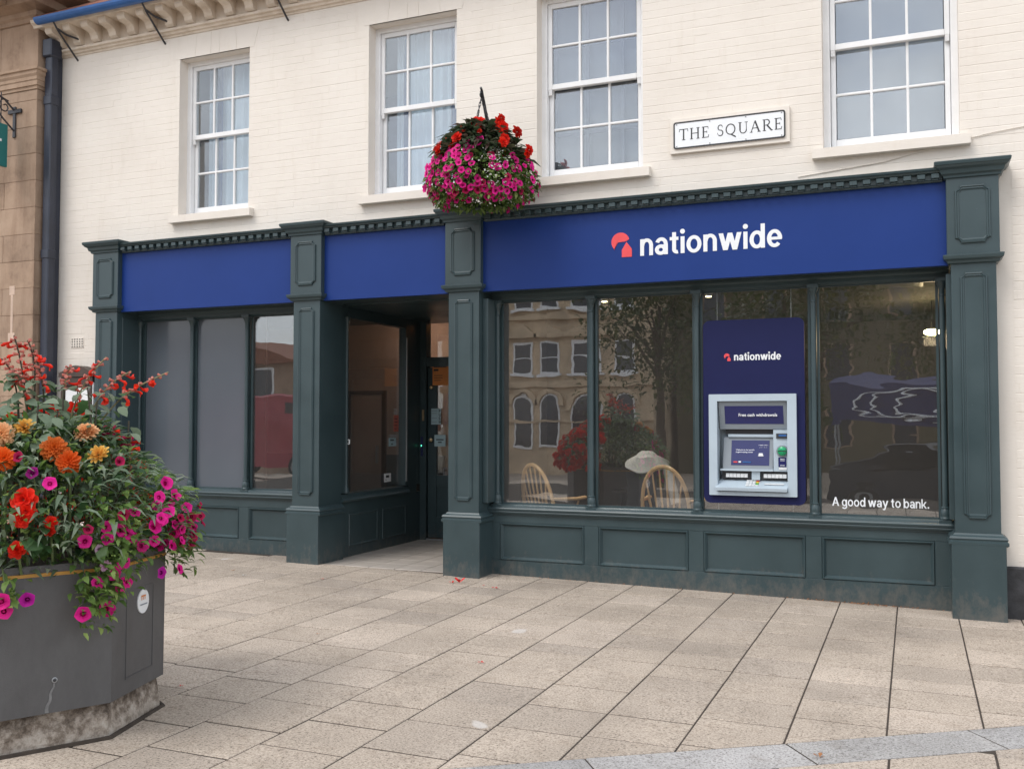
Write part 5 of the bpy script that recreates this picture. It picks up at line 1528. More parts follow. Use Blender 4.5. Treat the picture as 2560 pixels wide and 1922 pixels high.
m = MB(); vv = [facet(uu, zz, .0085) for uu, zz in ((cu - .036, cz - .018), (cu + .036, cz - .018), (cu + .036, cz - .011), (cu - .036, cz - .011))]; m.add(vv, [(0, 1, 2, 3)]); m.build('print_line', 'machine_grey', sticker)
A7 = octo(7, PR * 1.003); f7 = (octo(0, PR * 1.003) - A7).normalized(); n7 = Vector((f7.y, -f7.x))
m = MB(); m.lathe([(.0125, 0), (.0125, .004), (.0085, .005), (.0085, .0005)], 0, 0, 14)
hp = facet(.27, .405, 0., A7, f7, n7)
place('drain_collar', m.mesh('drain_collar'), 'aluminium', pl, hp, aim((n7.x, n7.y, 0)))
m = MB(); m.lathe([(.008, .0048), (.007, .0055)], 0, 0, 12); place('drain_hole', m.mesh('drain_hole'), 'machine_dark', pl, hp, aim((n7.x, n7.y, 0)))
m = MB(); vv = []
for k in range(9):
    u = .268 - .004 * k + .004 * math.sin(k * 1.7); z = .392 - .0165 * k; w = .0035 + .0006 * k
    vv += [facet(u - w, z, .0012, A7, f7, n7), facet(u + w, z, .0012, A7, f7, n7)]
m.add(vv, [(2 * k, 2 * k + 1, 2 * k + 3, 2 * k + 2) for k in range(8)]); m.build('lime_streak', 'lime_mark', pl)
# concrete footing
m = MB(); v = []
for k_, z in ((.985, -.05), (.98, .115), (.955, .20), (.94, .250)):
    for q in range(8):
        for s in range(4):
            p = octo(q, PR * k_).lerp(octo((q + 1) % 8, PR * k_), s / 4); w = .008 * math.sin(q * 5.1 + s * 2.3 + z * 40); p = p + (p - PC).normalized() * w
            v.append((p.x, p.y, z))
m.add(v, [(j * 32 + i, j * 32 + (i + 1) % 32, (j + 1) * 32 + (i + 1) % 32, (j + 1) * 32 + i) for j in range(3) for i in range(32)] + [tuple(range(96, 128))])
shade_ring = MB(); shade_ring.tube([(octo(q, PR * 1.0).x, octo(q, PR * 1.0).y, gz(octo(q).x) + .001) for q in range(8)], .014, 6, closed=True)  # dark ring added as a contact shadow where the footing meets the ground
tag(shade_ring.build('footing_shade', 'joint_dirt'), 'dark ring added as contact shade round the foot of the planter', 'contact shade')
tag(m.build('planter_footing', 'mossy_concrete'), 'stained concrete footing under the grey planter', 'footing')

# ---- plants in the planter
rr = random.Random(31)
DR = [(.86, .74), (1.0, .80), (1.2, .78), (1.35, .66), (1.5, .46), (1.62, .30)]
pts = []; pts2 = []; pts3 = []
for _ in range(7000):
    z = .88 + .72 * rr.random(); r_ = interp(DR, z) * (.35 + .65 * rr.random() ** .45); a = rr.uniform(0, 2 * math.pi)
    if z < 1.0: r_ = min(r_, .60)
    p = Vector((PC.x + r_ * math.cos(a), PC.y + r_ * math.sin(a), z)); d = Vector((math.cos(a), math.sin(a), .35))
    c_ = rr.random()
    (pts if c_ < .52 else pts2 if c_ < .64 else pts3).append((p, d))
# extra mass hanging over the rim on the right and front facets
for (cx, cy, cz, sx, sz, n_) in ((-3.62, 4.0, 1.06, .075, .10, 360), (-3.52, 3.52, 1.0, .07, .12, 320), (-3.53, 3.43, .80, .05, .10, 180), (-3.73, 3.12, .83, .03, .04, 34), (-3.66, 4.12, .90, .05, .07, 80)):
    for _ in range(n_):
        g_ = lambda c__, s__: c__ + s__ * max(-1.7, min(1.7, rr.gauss(0, 1)))
        p = Vector((g_(cx, sx), g_(cy, sx), g_(cz, sz)))
        if (p.xy - PC).length < PR * .97 and p.z < .93: continue
        d = (p.xy - PC).normalized(); pts.append((p, Vector((d.x, d.y, -.2))))
leaf_cloud('foliage', 'leaf_green', None, pts, .055, .026, 12)
bpy.context.view_layer.update()
fol = [o for o in SC.objects if o.name.startswith('foliage') and o.parent is None][-1]
tag(fol, 'mass of small green leaves filling the grey planter and spilling over its rim', 'foliage')
o = leaf_cloud('willowy_foliage', 'leaf_silver', None, pts3, .095, .022, 13, .5); tag(o, 'grey green lance shaped leaves arching among the planter flowers', 'foliage')
o = leaf_cloud('dark_foliage', 'leaf_deep', None, pts2, .075, .045, 14); tag(o, 'deep green broad leaves low in the planter', 'foliage')
# petunias
PET = [[-3.736, 3.244, 1.364, "p"], [-3.664, 3.273, 1.316, "m"], [-3.824, 3.246, 1.435, "c"], [-3.571, 3.879, 1.282, "m"], [-3.55, 3.92, 1.219, "m"], [-3.566, 4.021, 1.145, "m"], [-3.508, 3.767, 1.221, "m"], [-3.614, 4.182, 1.141, "c"], [-3.483, 3.519, 1.157, "c"], [-3.48, 3.582, 1.165, "m"], [-3.465, 3.736, 1.122, "m"], [-3.627, 4.173, 1.081, "m"], [-3.625, 3.627, 1.402, "c"], [-3.553, 3.366, 1.049, "m"], [-3.522, 3.453, 1.105, "m"], [-3.521, 3.464, 1.048, "m"], [-3.506, 3.522, 1.084, "m"], [-3.503, 3.558, 1.067, "m"], [-3.5, 3.593, 1.039, "m"], [-3.497, 3.649, 0.995, "m"], [-3.465, 3.752, 1.114, "m"], [-3.501, 3.731, 1.078, "m"], [-3.542, 3.899, 0.963, "m"], [-3.568, 3.964, 1.035, "m"], [-3.661, 4.151, 1.044, "m"], [-3.637, 4.167, 1.011, "m"], [-3.656, 4.155, 0.909, "m"], [-3.589, 4.005, 0.825, "m"], [-3.51, 3.792, 0.843, "p"], [-3.485, 3.805, 1.145, "m"], [-3.682, 4.137, 0.972, "m"], [-3.503, 3.911, 1.105, "c"], [-3.532, 3.421, 0.851, "h"], [-3.511, 3.495, 0.882, "h"], [-3.505, 3.545, 0.928, "h"], [-3.506, 3.528, 0.816, "h"], [-3.502, 3.558, 0.836, "h"], [-3.552, 3.362, 0.717, "h"], [-3.52, 3.465, 0.724, "h"], [-3.727, 3.109, 0.764, "h"], [-3.737, 3.102, 0.807, "h"], [-3.669, 3.172, 0.808, "hp"], [-3.547, 3.378, 1.101, "c"], [-3.523, 3.457, 0.923, "hl"], [-3.531, 3.427, 1.004, "hl"]]
plants = [thing('petunia_plant', (-3.58, 4.02, .9), 'magenta petunias bulging over the right rim of the planter', 'petunias'),
          thing('petunia_plant', (-3.52, 3.5, .9), 'magenta petunias trailing in a long strand down the corner of the planter', 'petunias'),
          thing('petunia_plant', (-3.73, 3.12, .85), 'small tuft of magenta petunias low on the front of the planter at the left edge', 'petunias'),
          thing('petunia_plant', (-3.72, 3.25, 1.2), 'few dark purple petunias among the leaves below the dahlias', 'petunias')]
for x, y, z, k in PET:
    p = Vector((x, y, z)); d2 = (p.xy - PC).normalized()
    d = Vector((d2.x, d2.y, .25 if z > .95 else .05)) + Vector((.55, -.65, .1)) * rr.uniform(.2, 1.1) + Vector((rr.uniform(-.35, .35), rr.uniform(-.35, .35), rr.uniform(-.2, .3)))
    g = 2 if (y < 3.2 and z < .9) else 3 if (y < 3.3 and z > 1.2) else 0 if y > 3.7 else 1
    key = 'p' if 'p' in k else 'l' if 'l' in k else 'c' if 'c' in k else 'm'
    s = rr.uniform(.031, .041) * (.8 if key in 'cl' else 1)
    place('bloom', PETM[key][rr.randrange(3)], None, plants[g], p + Vector((d2.x, d2.y, 0)) * .035, aim(d, rr.uniform(0, 6)), (s, s * rr.uniform(.75, 1.05), s * rr.uniform(.7, 2.2)))
for k in range(32):
    g_ = lambda c__, s__: c__ + s__ * max(-1.5, min(1.5, rr.gauss(0, 1)))
    p = Vector((g_(-3.56, .05), g_(3.96, .10), g_(1.06, .07))); d2 = (p.xy - PC).normalized(); s = rr.uniform(.022, .036)
    place('bloom', PETM['m' if rr.random() < .7 else 'c'][k % 3], None, plants[0], p, aim((d2.x + rr.uniform(-.6, .9), d2.y - rr.uniform(0, 1.3), rr.uniform(-.2, .6)), k), (s, s * rr.uniform(.7, 1.05), s * rr.uniform(.7, 2.4)))
# trailing stems
for g, segs in ((1, [((-3.56, 3.46, .95), (-3.53, 3.45, .85), (-3.535, 3.44, .72))]), (0, [((-3.66, 4.0, .95), (-3.6, 4.03, .9), (-3.595, 4.02, .80))]), (2, [((-3.80, 3.15, .94), (-3.745, 3.12, .88), (-3.735, 3.11, .77))]), (3, [((-3.8, 3.4, .9), (-3.75, 3.3, 1.2), (-3.735, 3.25, 1.36))])):
    for s in segs:
        m = MB(); m.tube(s, .004, 5); m.build('stem', 'stem_green', plants[g])
# dahlias
DAH = [(-3.956, 3.386, 1.564, .055, 'petal_yellow', 1, 'ragged yellow orange dahlia, second from the left edge above the planter'),
       (-3.988, 3.287, 1.536, .060, 'petal_peach', 0, 'pale orange dahlia cut by the left edge, upper of the two there'),
       (-3.859, 3.196, 1.424, .058, 'petal_deep_orange', 0, 'deep orange dahlia at the left edge, lower of the two there'),
       (-3.762, 3.392, 1.466, .066, 'petal_orange', 0, 'large flat orange dahlia, left of the middle pair'),
       (-3.681, 3.402, 1.406, .060, 'petal_deep_orange', 0, 'round deep orange dahlia, lower right of the middle pair'),
       (-3.807, 3.624, 1.540, .063, 'petal_peach', 0, 'peach dahlia facing away, highest on the right of the group'),
       (-3.667, 3.568, 1.435, .054, 'petal_yellow', 1, 'ragged yellow dahlia below the peach one')]
for i, (x, y, z, r_, mt, rag, lb) in enumerate(DAH):
    t = thing('dahlia', (x, y, .95), lb, 'dahlia')
    d = Vector((-x * .7 + rr.uniform(-.4, .4), -y * .7, .9 + rr.uniform(-.2, .5))) if i != 5 else Vector((.2, -.5, .9))
    if rag: d = Vector((rr.uniform(-.5, .5), -.6, .5))
    place('bloom', dahlia_mesh(mt, 40 + i, rag), None, t, (x, y, z), aim(d, i), (r_ * 1.0,) * 3)
    m = MB(); m.tube([(x, y, z - .01), (x - .02, y + .03, z - .15), (x - .06, y + .07, .92)], .0055, 6); m.build('stem', 'stem_green', t)
# begonias in the planter
BEG = [(-3.69, 3.167, 1.245, .061), (-3.669, 3.158, 1.193, .052), (-3.67, 3.138, 1.161, .042), (-3.615, 3.244, 1.141, .031), (-3.617, 3.242, 1.102, .026), (-3.698, 3.138, 1.027, .042), (-3.659, 3.183, 1.019, .021)]
bt = [thing('begonia_plant', (-3.68, 3.16, .95), 'tall cluster of scarlet begonia blooms at the left of the planter', 'begonia'), thing('begonia_plant', (-3.62, 3.25, .95), 'pair of small red begonias right of the tall scarlet cluster', 'begonia'), thing('begonia_plant', (-3.69, 3.14, .9), 'single red begonia just above the gold band of the planter', 'begonia')]
for i, (x, y, z, r_) in enumerate(BEG):
    place('bloom', BEGM[i % 3], None, bt[0 if i < 3 else 1 if i < 5 else 2], (x, y, z), aim((-x * .5 + rr.uniform(-1, 1), -y * .6, .6 + rr.uniform(-.3, .6)), i), (r_,) * 3)
big = MB()
me_bl = MB(); leaf_geo(me_bl, (0, 0, 0), (1, 0, 0), 1.0, .85, random.Random(2), .2, .1); me_bl = me_bl.mesh('begonia_leaf'); me_bl.materials.append(MATS['leaf_deep'])
for i in range(22):
    x, y, z = rr.uniform(-3.80, -3.62), rr.uniform(3.14, 3.32), rr.uniform(1.02, 1.22)
    d2 = (Vector((x, y)) - PC).normalized(); s = rr.uniform(.06, .10)
    place('leaf', me_bl, None, bt[0 if i % 3 == 0 else 1 if i % 3 == 1 else 2], (x, y, z), (rr.uniform(-.5, .5), rr.uniform(.0, .6), math.atan2(d2.y, d2.x) + rr.uniform(-.9, .9)), (s, s, s))
for g, p in ((0, (-3.69, 3.167, 1.23)), (1, (-3.616, 3.243, 1.12)), (2, (-3.69, 3.142, 1.01))):
    m = MB(); m.tube([p, (p[0] - .04, p[1] + .05, p[2] - .1), (p[0] - .09, p[1] + .1, .9)], .006, 6); m.build('stem', 'stem_green', bt[g])
bk = thing('begonia_plant', (-4.4, 4.1, .95), 'bank of red flowers at the back of the planter, mirrored in the shop window', 'begonia')
for i in range(190):
    a_ = R(rr.uniform(60, 205)); z = rr.uniform(.86, 1.66); r_ = interp(DR, z) * rr.uniform(.92, 1.08)
    if a_ < R(82): continue
    x, y = PC.x + r_ * math.cos(a_), PC.y + r_ * math.sin(a_)
    if x > -3.95 and y < 4.15: continue
    place('bloom', BEGM[i % 3], None, bk, (x, y, z), aim((math.cos(a_), math.sin(a_), .3), i), (rr.uniform(.045, .075),) * 3)
m = MB(); m.tube([(-4.35, 4.0, .9), (-4.4, 4.1, 1.2), (-4.45, 4.2, 1.5)], .006, 6); m.build('stem', 'stem_green', bk)
# salvias
SAL = [[[-4.235, 3.645, 1.622], [-4.254, 3.623, 1.861], [-4.28, 3.591, 2.039]], [[-4.262, 3.613, 1.621], [-4.278, 3.594, 1.812], [-4.315, 3.548, 1.918]], [[-4.221, 3.661, 1.646], [-4.216, 3.667, 1.862], [-4.239, 3.64, 2.018]], [[-4.185, 3.702, 1.646], [-4.194, 3.692, 1.815], [-4.222, 3.66, 1.971]], [[-4.101, 3.79, 1.549], [-4.067, 3.824, 1.752], [-3.974, 3.91, 1.941]], [[-4.053, 3.837, 1.549], [-3.983, 3.903, 1.753], [-3.879, 3.991, 1.866]], [[-4.02, 3.868, 1.548], [-3.93, 3.948, 1.706], [-3.849, 4.015, 1.789], [-3.729, 4.105, 1.864]], [[-4.132, 3.758, 1.622], [-4.119, 3.772, 1.792], [-4.101, 3.79, 1.89]], [[-4.234, 3.646, 1.598], [-4.25, 3.627, 1.765], [-4.276, 3.597, 1.86]]]
SLB = ['tallest upright red salvia spike against the sandstone wall', 'red salvia spike cut by the left edge of the picture', 'tall red salvia spike bending right beside the tallest one', 'short red salvia spike in front of the downpipe', 'red salvia spike rising in front of the left pilaster',
       'red salvia spike reaching over the jamb of the left shop window', 'red salvia spike leaning furthest right across the frosted pane', 'low red salvia spike in front of the notice board', 'drooping old salvia spike low against the sandstone wall']
lm = MB()
for sgn in (0,):
    vv = []; rows = [(0, .0, 0), (.22, .30, .05), (.5, .40, .04), (.78, .26, -.03), (1.0, 0, -.14)]
    for u, w, h in rows: vv += [(u, -w / 1.1, h + w * .16), (u, 0, h), (u, w / 1.1, h + w * .16)]
    ff = []
    for k in range(4): ff += [(3 * k, 3 * k + 1, 3 * k + 4, 3 * k + 3), (3 * k + 1, 3 * k + 2, 3 * k + 5, 3 * k + 4)]
lm.add(vv, ff, True)
me_sl = lm.mesh('salvia_leaf'); me_sl.materials.append(MATS['leaf_silver'])
lm2 = me_sl.copy(); lm2.materials.clear(); lm2.materials.append(MATS['leaf_deep'])
cm = MB(); cm.lathe([(.10, 0), (.22, .18), (.30, .55), (.42, .9), (.30, .92)], 0, 0, 6); me_cal = cm.mesh('calyx'); me_cal.materials.append(MATS['calyx_red'])
fm = MB(); fm.tube([(0, 0, 0), (0, 0, .55), (.08, 0, .95), (.30, 0, 1.25)], [.10, .14, .22, .16], 6)
fm.add([(.1, -.22, .95), (.1, .22, .95), (.62, .34, 1.05), (.80, 0, 1.0), (.62, -.34, 1.05)], [(0, 1, 2, 3, 4)])
me_cor = fm.mesh('corolla'); me_cor.materials.append(MATS['petal_red'])
def bez(P, t):
    if len(P) == 3: return (1 - t) ** 2 * P[0] + 2 * t * (1 - t) * (2 * P[1] - .5 * P[0] - .5 * P[2]) + t * t * P[2]
    k = t * (len(P) - 1); i = min(int(k), len(P) - 2); return P[i].lerp(P[i + 1], k - i)
for si, s in enumerate(SAL):
    P = [Vector(q) for q in s]
    t = thing('salvia', (P[0].x, P[0].y, 1.0), SLB[si], 'salvia')
    m = MB(); root = Vector((P[0].x - .03, P[0].y - .02, .92))
    m.tube([root] + [bez(P, q / 8) for q in range(9)], [.006] * 3 + [.0045] * 7, 6); m.build('stem', 'stem_olive' if si > 3 else 'stem_dark', t)
    nn = 14
    for k in range(nn):
        u = .42 + .58 * k / nn; p = bez(P, u); a = k * 2.4 + rr.uniform(-.4, .4)
        d = Vector((math.cos(a), math.sin(a), rr.uniform(-.1, .5))); sc = rr.uniform(.024, .034) * (1.1 - .4 * (u - .42))
        if si == 8: sc *= 1.1
        place('calyx', me_cal, None, t, p, aim(d, a), (sc * .8, sc * .8, sc))
        if rr.random() < (.36 if si < 8 else .15):
            d = Vector((d.x, d.y, -.25 + rr.uniform(-.3, .2))); sc = rr.uniform(.032, .045)
            place('petal', me_cor, None, t, p + d.normalized() * .015, aim(d, rr.uniform(0, 6)), (sc, sc, sc))
    for k in range(16):
        u = rr.uniform(-.5, .50); p = bez(P, max(0, u)) if u > 0 else P[0].lerp(root, -u * .8)
        a = rr.uniform(0, 2 * math.pi); L = rr.uniform(.07, .125) * (1.15 if u < .1 else .8)
        q = p + Vector((math.cos(a), math.sin(a), .1)) * rr.uniform(.01, .07)
        place('leaf', me_sl if rr.random() < .7 else lm2, None, t, q, (rr.uniform(-.6, .6), rr.uniform(-.35, .65), a), (L, L * .85, L))
# bushy salvia stems and leaves behind the dahlias
sb = thing('salvia_bush', (-4.1, 3.75, 1.0), 'leafy grey green salvia bush rising behind the orange dahlias', 'shrub')
for k in range(22):
    a = rr.uniform(0, 2 * math.pi); r_ = rr.uniform(.05, .38); x, y = PC.x + .10 + r_ * math.cos(a), PC.y + .10 + r_ * math.sin(a); h = rr.uniform(1.45, 1.78)
    m = MB(); m.tube([(x * .7 + PC.x * .3, y * .7 + PC.y * .3, .95), (x, y, (h + 1) / 2), (x + rr.uniform(-.05, .05), y + rr.uniform(-.05, .05), h)], .0045, 5); m.build('stem', 'stem_dark', sb)
    for j in range(11):
        z = 1.2 + (h - 1.2) * (j / 10) ** .8; a2 = rr.uniform(0, 2 * math.pi); L = rr.uniform(.07, .125)
        place('leaf', me_sl if rr.random() < .8 else lm2, None, sb, (x + .03 * math.cos(a2), y + .03 * math.sin(a2), z), (rr.uniform(-.6, .6), rr.uniform(-.3, .7), a2), (L, L * .85, L))
# penstemon trumpets on short spikes
PEN = [(-3.839, 3.785, 1.545), (-3.842, 3.86, 1.53), (-3.767, 3.846, 1.49), (-3.784, 3.93, 1.471)]
me_cor2 = me_cor.copy(); me_cor2.materials.clear(); me_cor2.materials.append(MATS['petal_crimson'])
for i, lb in ((0, 'crimson penstemon spike in front of the shop window jamb'), (2, 'crimson penstemon spike lower right, beside the frosted pane')):
    t = thing('penstemon', (PEN[i][0], PEN[i][1], 1.0), lb, 'penstemon')
    c_ = (Vector(PEN[i]) + Vector(PEN[i + 1])) / 2
    m = MB(); m.tube([(c_.x - .03, c_.y, 1.1), (c_.x, c_.y, c_.z - .05), (c_.x, c_.y, c_.z + .05)], .004, 5); m.build('stem', 'stem_olive', t)
    for k in range(6):
        a = k * 2.1; sc = rr.uniform(.03, .042)
        place('petal', me_cor2 if k % 3 else me_cor, None, t, (c_.x, c_.y, c_.z - .03 + .012 * k), aim((math.cos(a), math.sin(a) * .7, .1), a), (sc,) * 3)
    for k in range(14):
        a = k * 2.4; place('calyx', me_cal, None, t, (c_.x, c_.y, c_.z - .2 + .012 * k), aim((math.cos(a), math.sin(a), .8), a), (.012, .012, .016))

# ================================================================== THINGS INSIDE THE SHOP
def windsor(loc, rz, label):
    t = thing('windsor_chair', loc, label, 'chair', 'wooden armchairs behind the shop window')
    M = Matrix.Translation(loc) @ Matrix.Rotation(rz, 4, 'Z')
    T = lambda p: M @ Vector(p)
    m = MB()
    ring = [(.24 * math.cos(a) * (1.0 if math.sin(a) < 0 else 1.08), .22 * math.sin(a)) for a in [2 * math.pi * k / 24 for k in range(24)]]
    v = [T((x, y, .42)) for x, y in ring] + [T((x * .98, y * .98, .455)) for x, y in ring] + [T((0, 0, .445))]
    m.add(v, [tuple(range(24))[::-1]] + [(i, (i + 1) % 24, 24 + (i + 1) % 24, 24 + i) for i in range(24)] + [(24 + i, 24 + (i + 1) % 24, 48) for i in range(24)])
    m.build('seat', 'chair_wood', t)
    hoop = lambda a: (.235 * math.cos(a) * (1 + .10 * math.sin(a)), -.17 - .13 * math.sin(a) ** .8 if math.sin(a) > 0 else -.17, .455 + .575 * math.sin(a) ** .75 if math.sin(a) > 0 else .455)
    m = MB(); m.tube([T(hoop(math.pi * k / 28)) for k in range(29)], .020, 8); m.build('back_hoop', 'chair_wood', t)
    for k in range(6):
        x = -.15 + .06 * k; a = math.acos(max(-1, min(1, x * 1.18 / .25)))
        m = MB(); m.tube([T((x * .8, -.18, .45)), T((x, -.235, .70)), T(hoop(a))], [.0085, .0105, .0075], 6); m.build('spindle', 'chair_wood', t)
    for s in (-1, 1):
        m = MB(); m.tube([T((s * .235, -.24, .70)), T((s * .265, -.10, .695)), T((s * .285, .04, .69)), T((s * .30, .15, .70)), T((s * .275, .18, .70))], [.012, .016, .018, .02, .014], 8); m.build('arm', 'chair_wood', t)
        m = MB(); m.tube([T((s * .20, .08, .45)), T((s * .275, .09, .69))], [.012, .010], 7); m.build('arm_post', 'chair_wood', t)
        for fy in (-.15, .14):
            m = MB(); m.tube([T((s * .15, fy, .43)), T((s * .21, fy * 1.5, 0))], [.018, .013], 8); m.build('leg', 'chair_wood', t)
        m = MB(); m.tube([T((s * .182, -.19, .20)), T((s * .182, .18, .20))], .010, 6); m.build('stretcher', 'chair_wood', t)
    return t
windsor((-3.40, 9.30, .13), R(-30), 'pale wooden spindle back armchair turned sideways, left of the two behind the glass')
windsor((-2.21, 9.42, .13), R(-4), 'wooden hoop back armchair with its back to the glass, right of the two')
# headless dress form
t = thing('dress_form', (-2.58, 9.85, .11), 'headless dress form in black costume with white cape collar behind the right armchair', 'dress form')
FX, FY = -2.58, 9.85
def ell_loft(rows, n=28, wav=0.):
    m = MB(); v = []
    for cx_, cy_, rx, ry_, z in rows:
        for k in range(n):
            a_ = 2 * math.pi * k / n; w = 1 + wav * math.sin(7 * a_) * (1 if rx > .15 else .2); v.append((FX + cx_ + rx * w * math.cos(a_), FY + cy_ + ry_ * w * math.sin(a_), z + wav * .12 * math.sin(5 * a_ + 1) - (wav * 1.7 * max(0, -math.sin(a_)) ** 1.5 if rx > .2 else 0)))
    m.add(v, [(j * n + k, j * n + (k + 1) % n, (j + 1) * n + (k + 1) % n, (j + 1) * n + k) for j in range(len(rows) - 1) for k in range(n)] + [tuple(range(n))[::-1], tuple((len(rows) - 1) * n + k for k in range(n))], True)
    return m
ell_loft([(0, 0, .30, .22, .40), (0, 0, .25, .19, .62), (0, 0, .20, .15, .80), (0, 0, .205, .14, .95), (0, 0, .225, .14, 1.08), (0, 0, .20, .12, 1.17), (0, 0, .11, .08, 1.22), (0, 0, .06, .055, 1.25)]).build('costume', 'cloth_black', t)
ell_loft([(0, 0, .225, .175, 1.145), (0, 0, .235, .18, 1.155), (0, 0, .215, .16, 1.185), (0, 0, .15, .12, 1.222), (0, 0, .11, .085, 1.24), (0, 0, .09, .075, 1.262), (0, 0, .06, .05, 1.28), (0, 0, .03, .03, 1.283)], wav=.05).build('cape_collar', 'cloth_white', t)
m = MB(); m.tube([(FX + .20, FY - .03, 1.15), (FX + .25, FY - .06, 1.05), (FX + .30, FY - .10, .90), (FX + .34, FY - .12, .76)], [.045, .05, .05, .055], 10); m.build('sleeve', 'cloth_white', t)
m = MB(); m.tube([(FX, FY, .11), (FX, FY, .42)], .02, 8); m.lathe([(.16, .11), (.15, .13), (.03, .15)], FX, FY, 18); m.build('stand', 'black_iron', t)
t = thing('desk', (-2.3, 10.6, .11), 'brown desk in the dim interior beyond the seated person', 'desk')
box('top', 'brown_wood', t, -3.1, -1.5, 10.35, 10.95, .80, .83, c=.005)
for x in (-3.05, -1.6): box('leg', 'brown_wood', t, x, x + .05, 10.4, 10.9, .11, .80, c=.004)
# reception counter and lit fittings
t = thing('pendant_lamp', (.21, 12.0, 2.61), 'glowing warm ceiling lamp seen through the right shop pane', 'lamp')
m = MB(); m.lathe([(.05, 2.58), (.085, 2.60), (.085, 2.63), (.06, 2.645)], .21, 12.0, 20); m.build('diffuser', 'lamp_warm', t)
m = MB(); m.tube([(.21, 12.0, 2.645), (.21, 12.0, 2.98)], .006, 6); m.build('rod', 'black_iron', t)
ld = bpy.data.lights.new('pendant_light', 'POINT'); ld.energy = 12; ld.color = (1, .72, .42); ld.shadow_soft_size = .08
lo = bpy.data.objects.new('pendant_light', ld); COL.objects.link(lo); lo.location = (.21, 11.95, 2.50)
t = thing('strip_light', (-6.0, 11.4, 2.9), 'orange glowing strip light above the entrance door', 'lamp')
for k in range(2): box('tube', 'tube_orange', t, -6.05, -5.2, 11.30 + .10 * k, 11.33 + .10 * k, 2.90, 2.925)
box('housing', 'inner_ceiling', t, -6.1, -5.15, 11.25, 11.48, 2.93, 2.98)
ld = bpy.data.lights.new('strip_glow', 'POINT'); ld.energy = 9; ld.color = (1, .72, .54); ld.shadow_soft_size = .015
lo = bpy.data.objects.new('strip_glow', ld); COL.objects.link(lo); lo.location = (-6.2, 11.36, 2.86)
for k, (x, lb) in enumerate(((-3.0, 'small lit ceiling spotlight above the left armchair'), (-1.9, 'small lit ceiling spotlight above the right armchair'))):
    t = thing('spotlight', (x, 9.75, 2.9), lb, 'lamp')
    m = MB(); m.lathe([(.035, 2.86), (.04, 2.88), (.04, 2.95), (.02, 2.98)], x, 9.75, 14); m.build('housing', 'white_gloss', t)
    m = MB(); m.lathe([(.028, 2.856), (.028, 2.859)], x, 9.75, 14); m.build('lens', 'lamp_warm', t)
    ld = bpy.data.lights.new('spot_glow', 'SPOT'); ld.energy = 90; ld.color = (1, .90, .76); ld.shadow_soft_size = .02; ld.spot_size = R(40); ld.spot_blend = .6
    lo = bpy.data.objects.new('spot_glow', ld); COL.objects.link(lo); lo.location = (x, 9.73, 2.84); lo.rotation_euler = (R(-9), R(-9 if k == 0 else -4), 0)
t = thing('ceiling_vent', (-.1, 10.3, 2.95), 'white slatted ceiling vent seen at the top of the right pane', 'vent')
for k in range(5): box('slat', 'white_gloss', t, -.30, .08, 10.12 + .085 * k, 10.16 + .085 * k, 2.955, 2.975)
box('frame', 'white_gloss', t, -.33, -.30, 10.09, 10.52, 2.95, 2.98); box('frame', 'white_gloss', t, .08, .11, 10.09, 10.52, 2.95, 2.98)
for x in (-1.66, -1.0):
    t = thing('support_rod', (x, 8.90, .8), 'thin steel rod behind the pane ' + ('left' if x < -1.3 else 'right') + ' of the cash machine', 'rod')
    m = MB(); m.tube([(x, 8.915, .78), (x, 8.915, 2.95)], .006, 6); m.build('bar', 'aluminium', t)
    m = MB(); m.lathe([(.016, .77), (.016, .785), (.008, .79)], x, 8.915, 10); m.build('foot', 'aluminium', t)

# ================================================================== SMALL THINGS ON THE GROUND
def petal(x, y, s, label, mat='petal_fallen', cat='petal', seed=0, up=.5):
    q = random.Random(seed); v = []; f = []
    petal_ring(v, f, 3, .1, 1.0, .35, .05, up, q.random() * 6, q, .1)
    m = bpy.data.meshes.new('fallen'); m.from_pydata(v, [], f)
    o = place('fallen_' + cat, m, mat, None, (x, y, gz(x) + .003), (0, 0, 0), (s, s, s)); return tag(o, label, cat)
petal(-3.924, 8.151, .055, 'fallen red begonia bloom by the middle pilaster base', seed=1, up=.8)
petal(-3.98, 8.11, .03, 'loose red petal touching the fallen bloom by the middle pilaster', seed=2)
petal(-3.663, 8.117, .015, 'tiny red petal right of the fallen bloom', seed=3)
petal(-3.516, 8.049, .034, 'flat red petal on the paving below the first riser panel', seed=4, up=.2)
petal(-2.541, 5.598, .022, 'small red petal alone in the middle of the paving', seed=5, up=.3)
petal(-3.869, 4.393, .014, 'tiny red petal on the paving near the planter', seed=6, up=.3)
petal(-5.166, 7.759, .02, 'faint red petal on the paving before the entrance', seed=7, up=.2)
petal(-.423, 4.713, .03, 'curled brown leaf lying on the grey granite band', 'leaf_fallen', 'leaf', 8, .5)
petal(-5.937, 7.585, .028, 'white scrap of litter on the paving left of the entrance', 'litter', 'litter', 9, .2)
petal(-6.21, 7.766, .022, 'brown leaf scrap on the paving left of the white litter', 'leaf_fallen', 'leaf', 10, .4)
petal(-3.91, 5.819, .014, 'dark scrap of leaf on the middle of the paving', 'leaf_fallen', 'leaf', 11, .4)
m = MB(); q = random.Random(9)
for _ in range(240):
    x = q.uniform(-3.8, .23) if q.random() < .35 else q.gauss(-.35, .28)
    if x > .22 or x < -3.85: continue
    p = Vector((x, 8.772 - abs(q.gauss(0, .016)), gz(x) + .004)); leaf_geo(m, p, (q.uniform(-1, 1), q.uniform(-1, 1), .2), q.uniform(.008, .028), q.uniform(.005, .012), q)
o = m.build('leaf_litter', 'leaf_fallen'); tag(o, 'line of dry leaf scraps along the foot of the stall riser', 'leaf litter', kind='stuff')

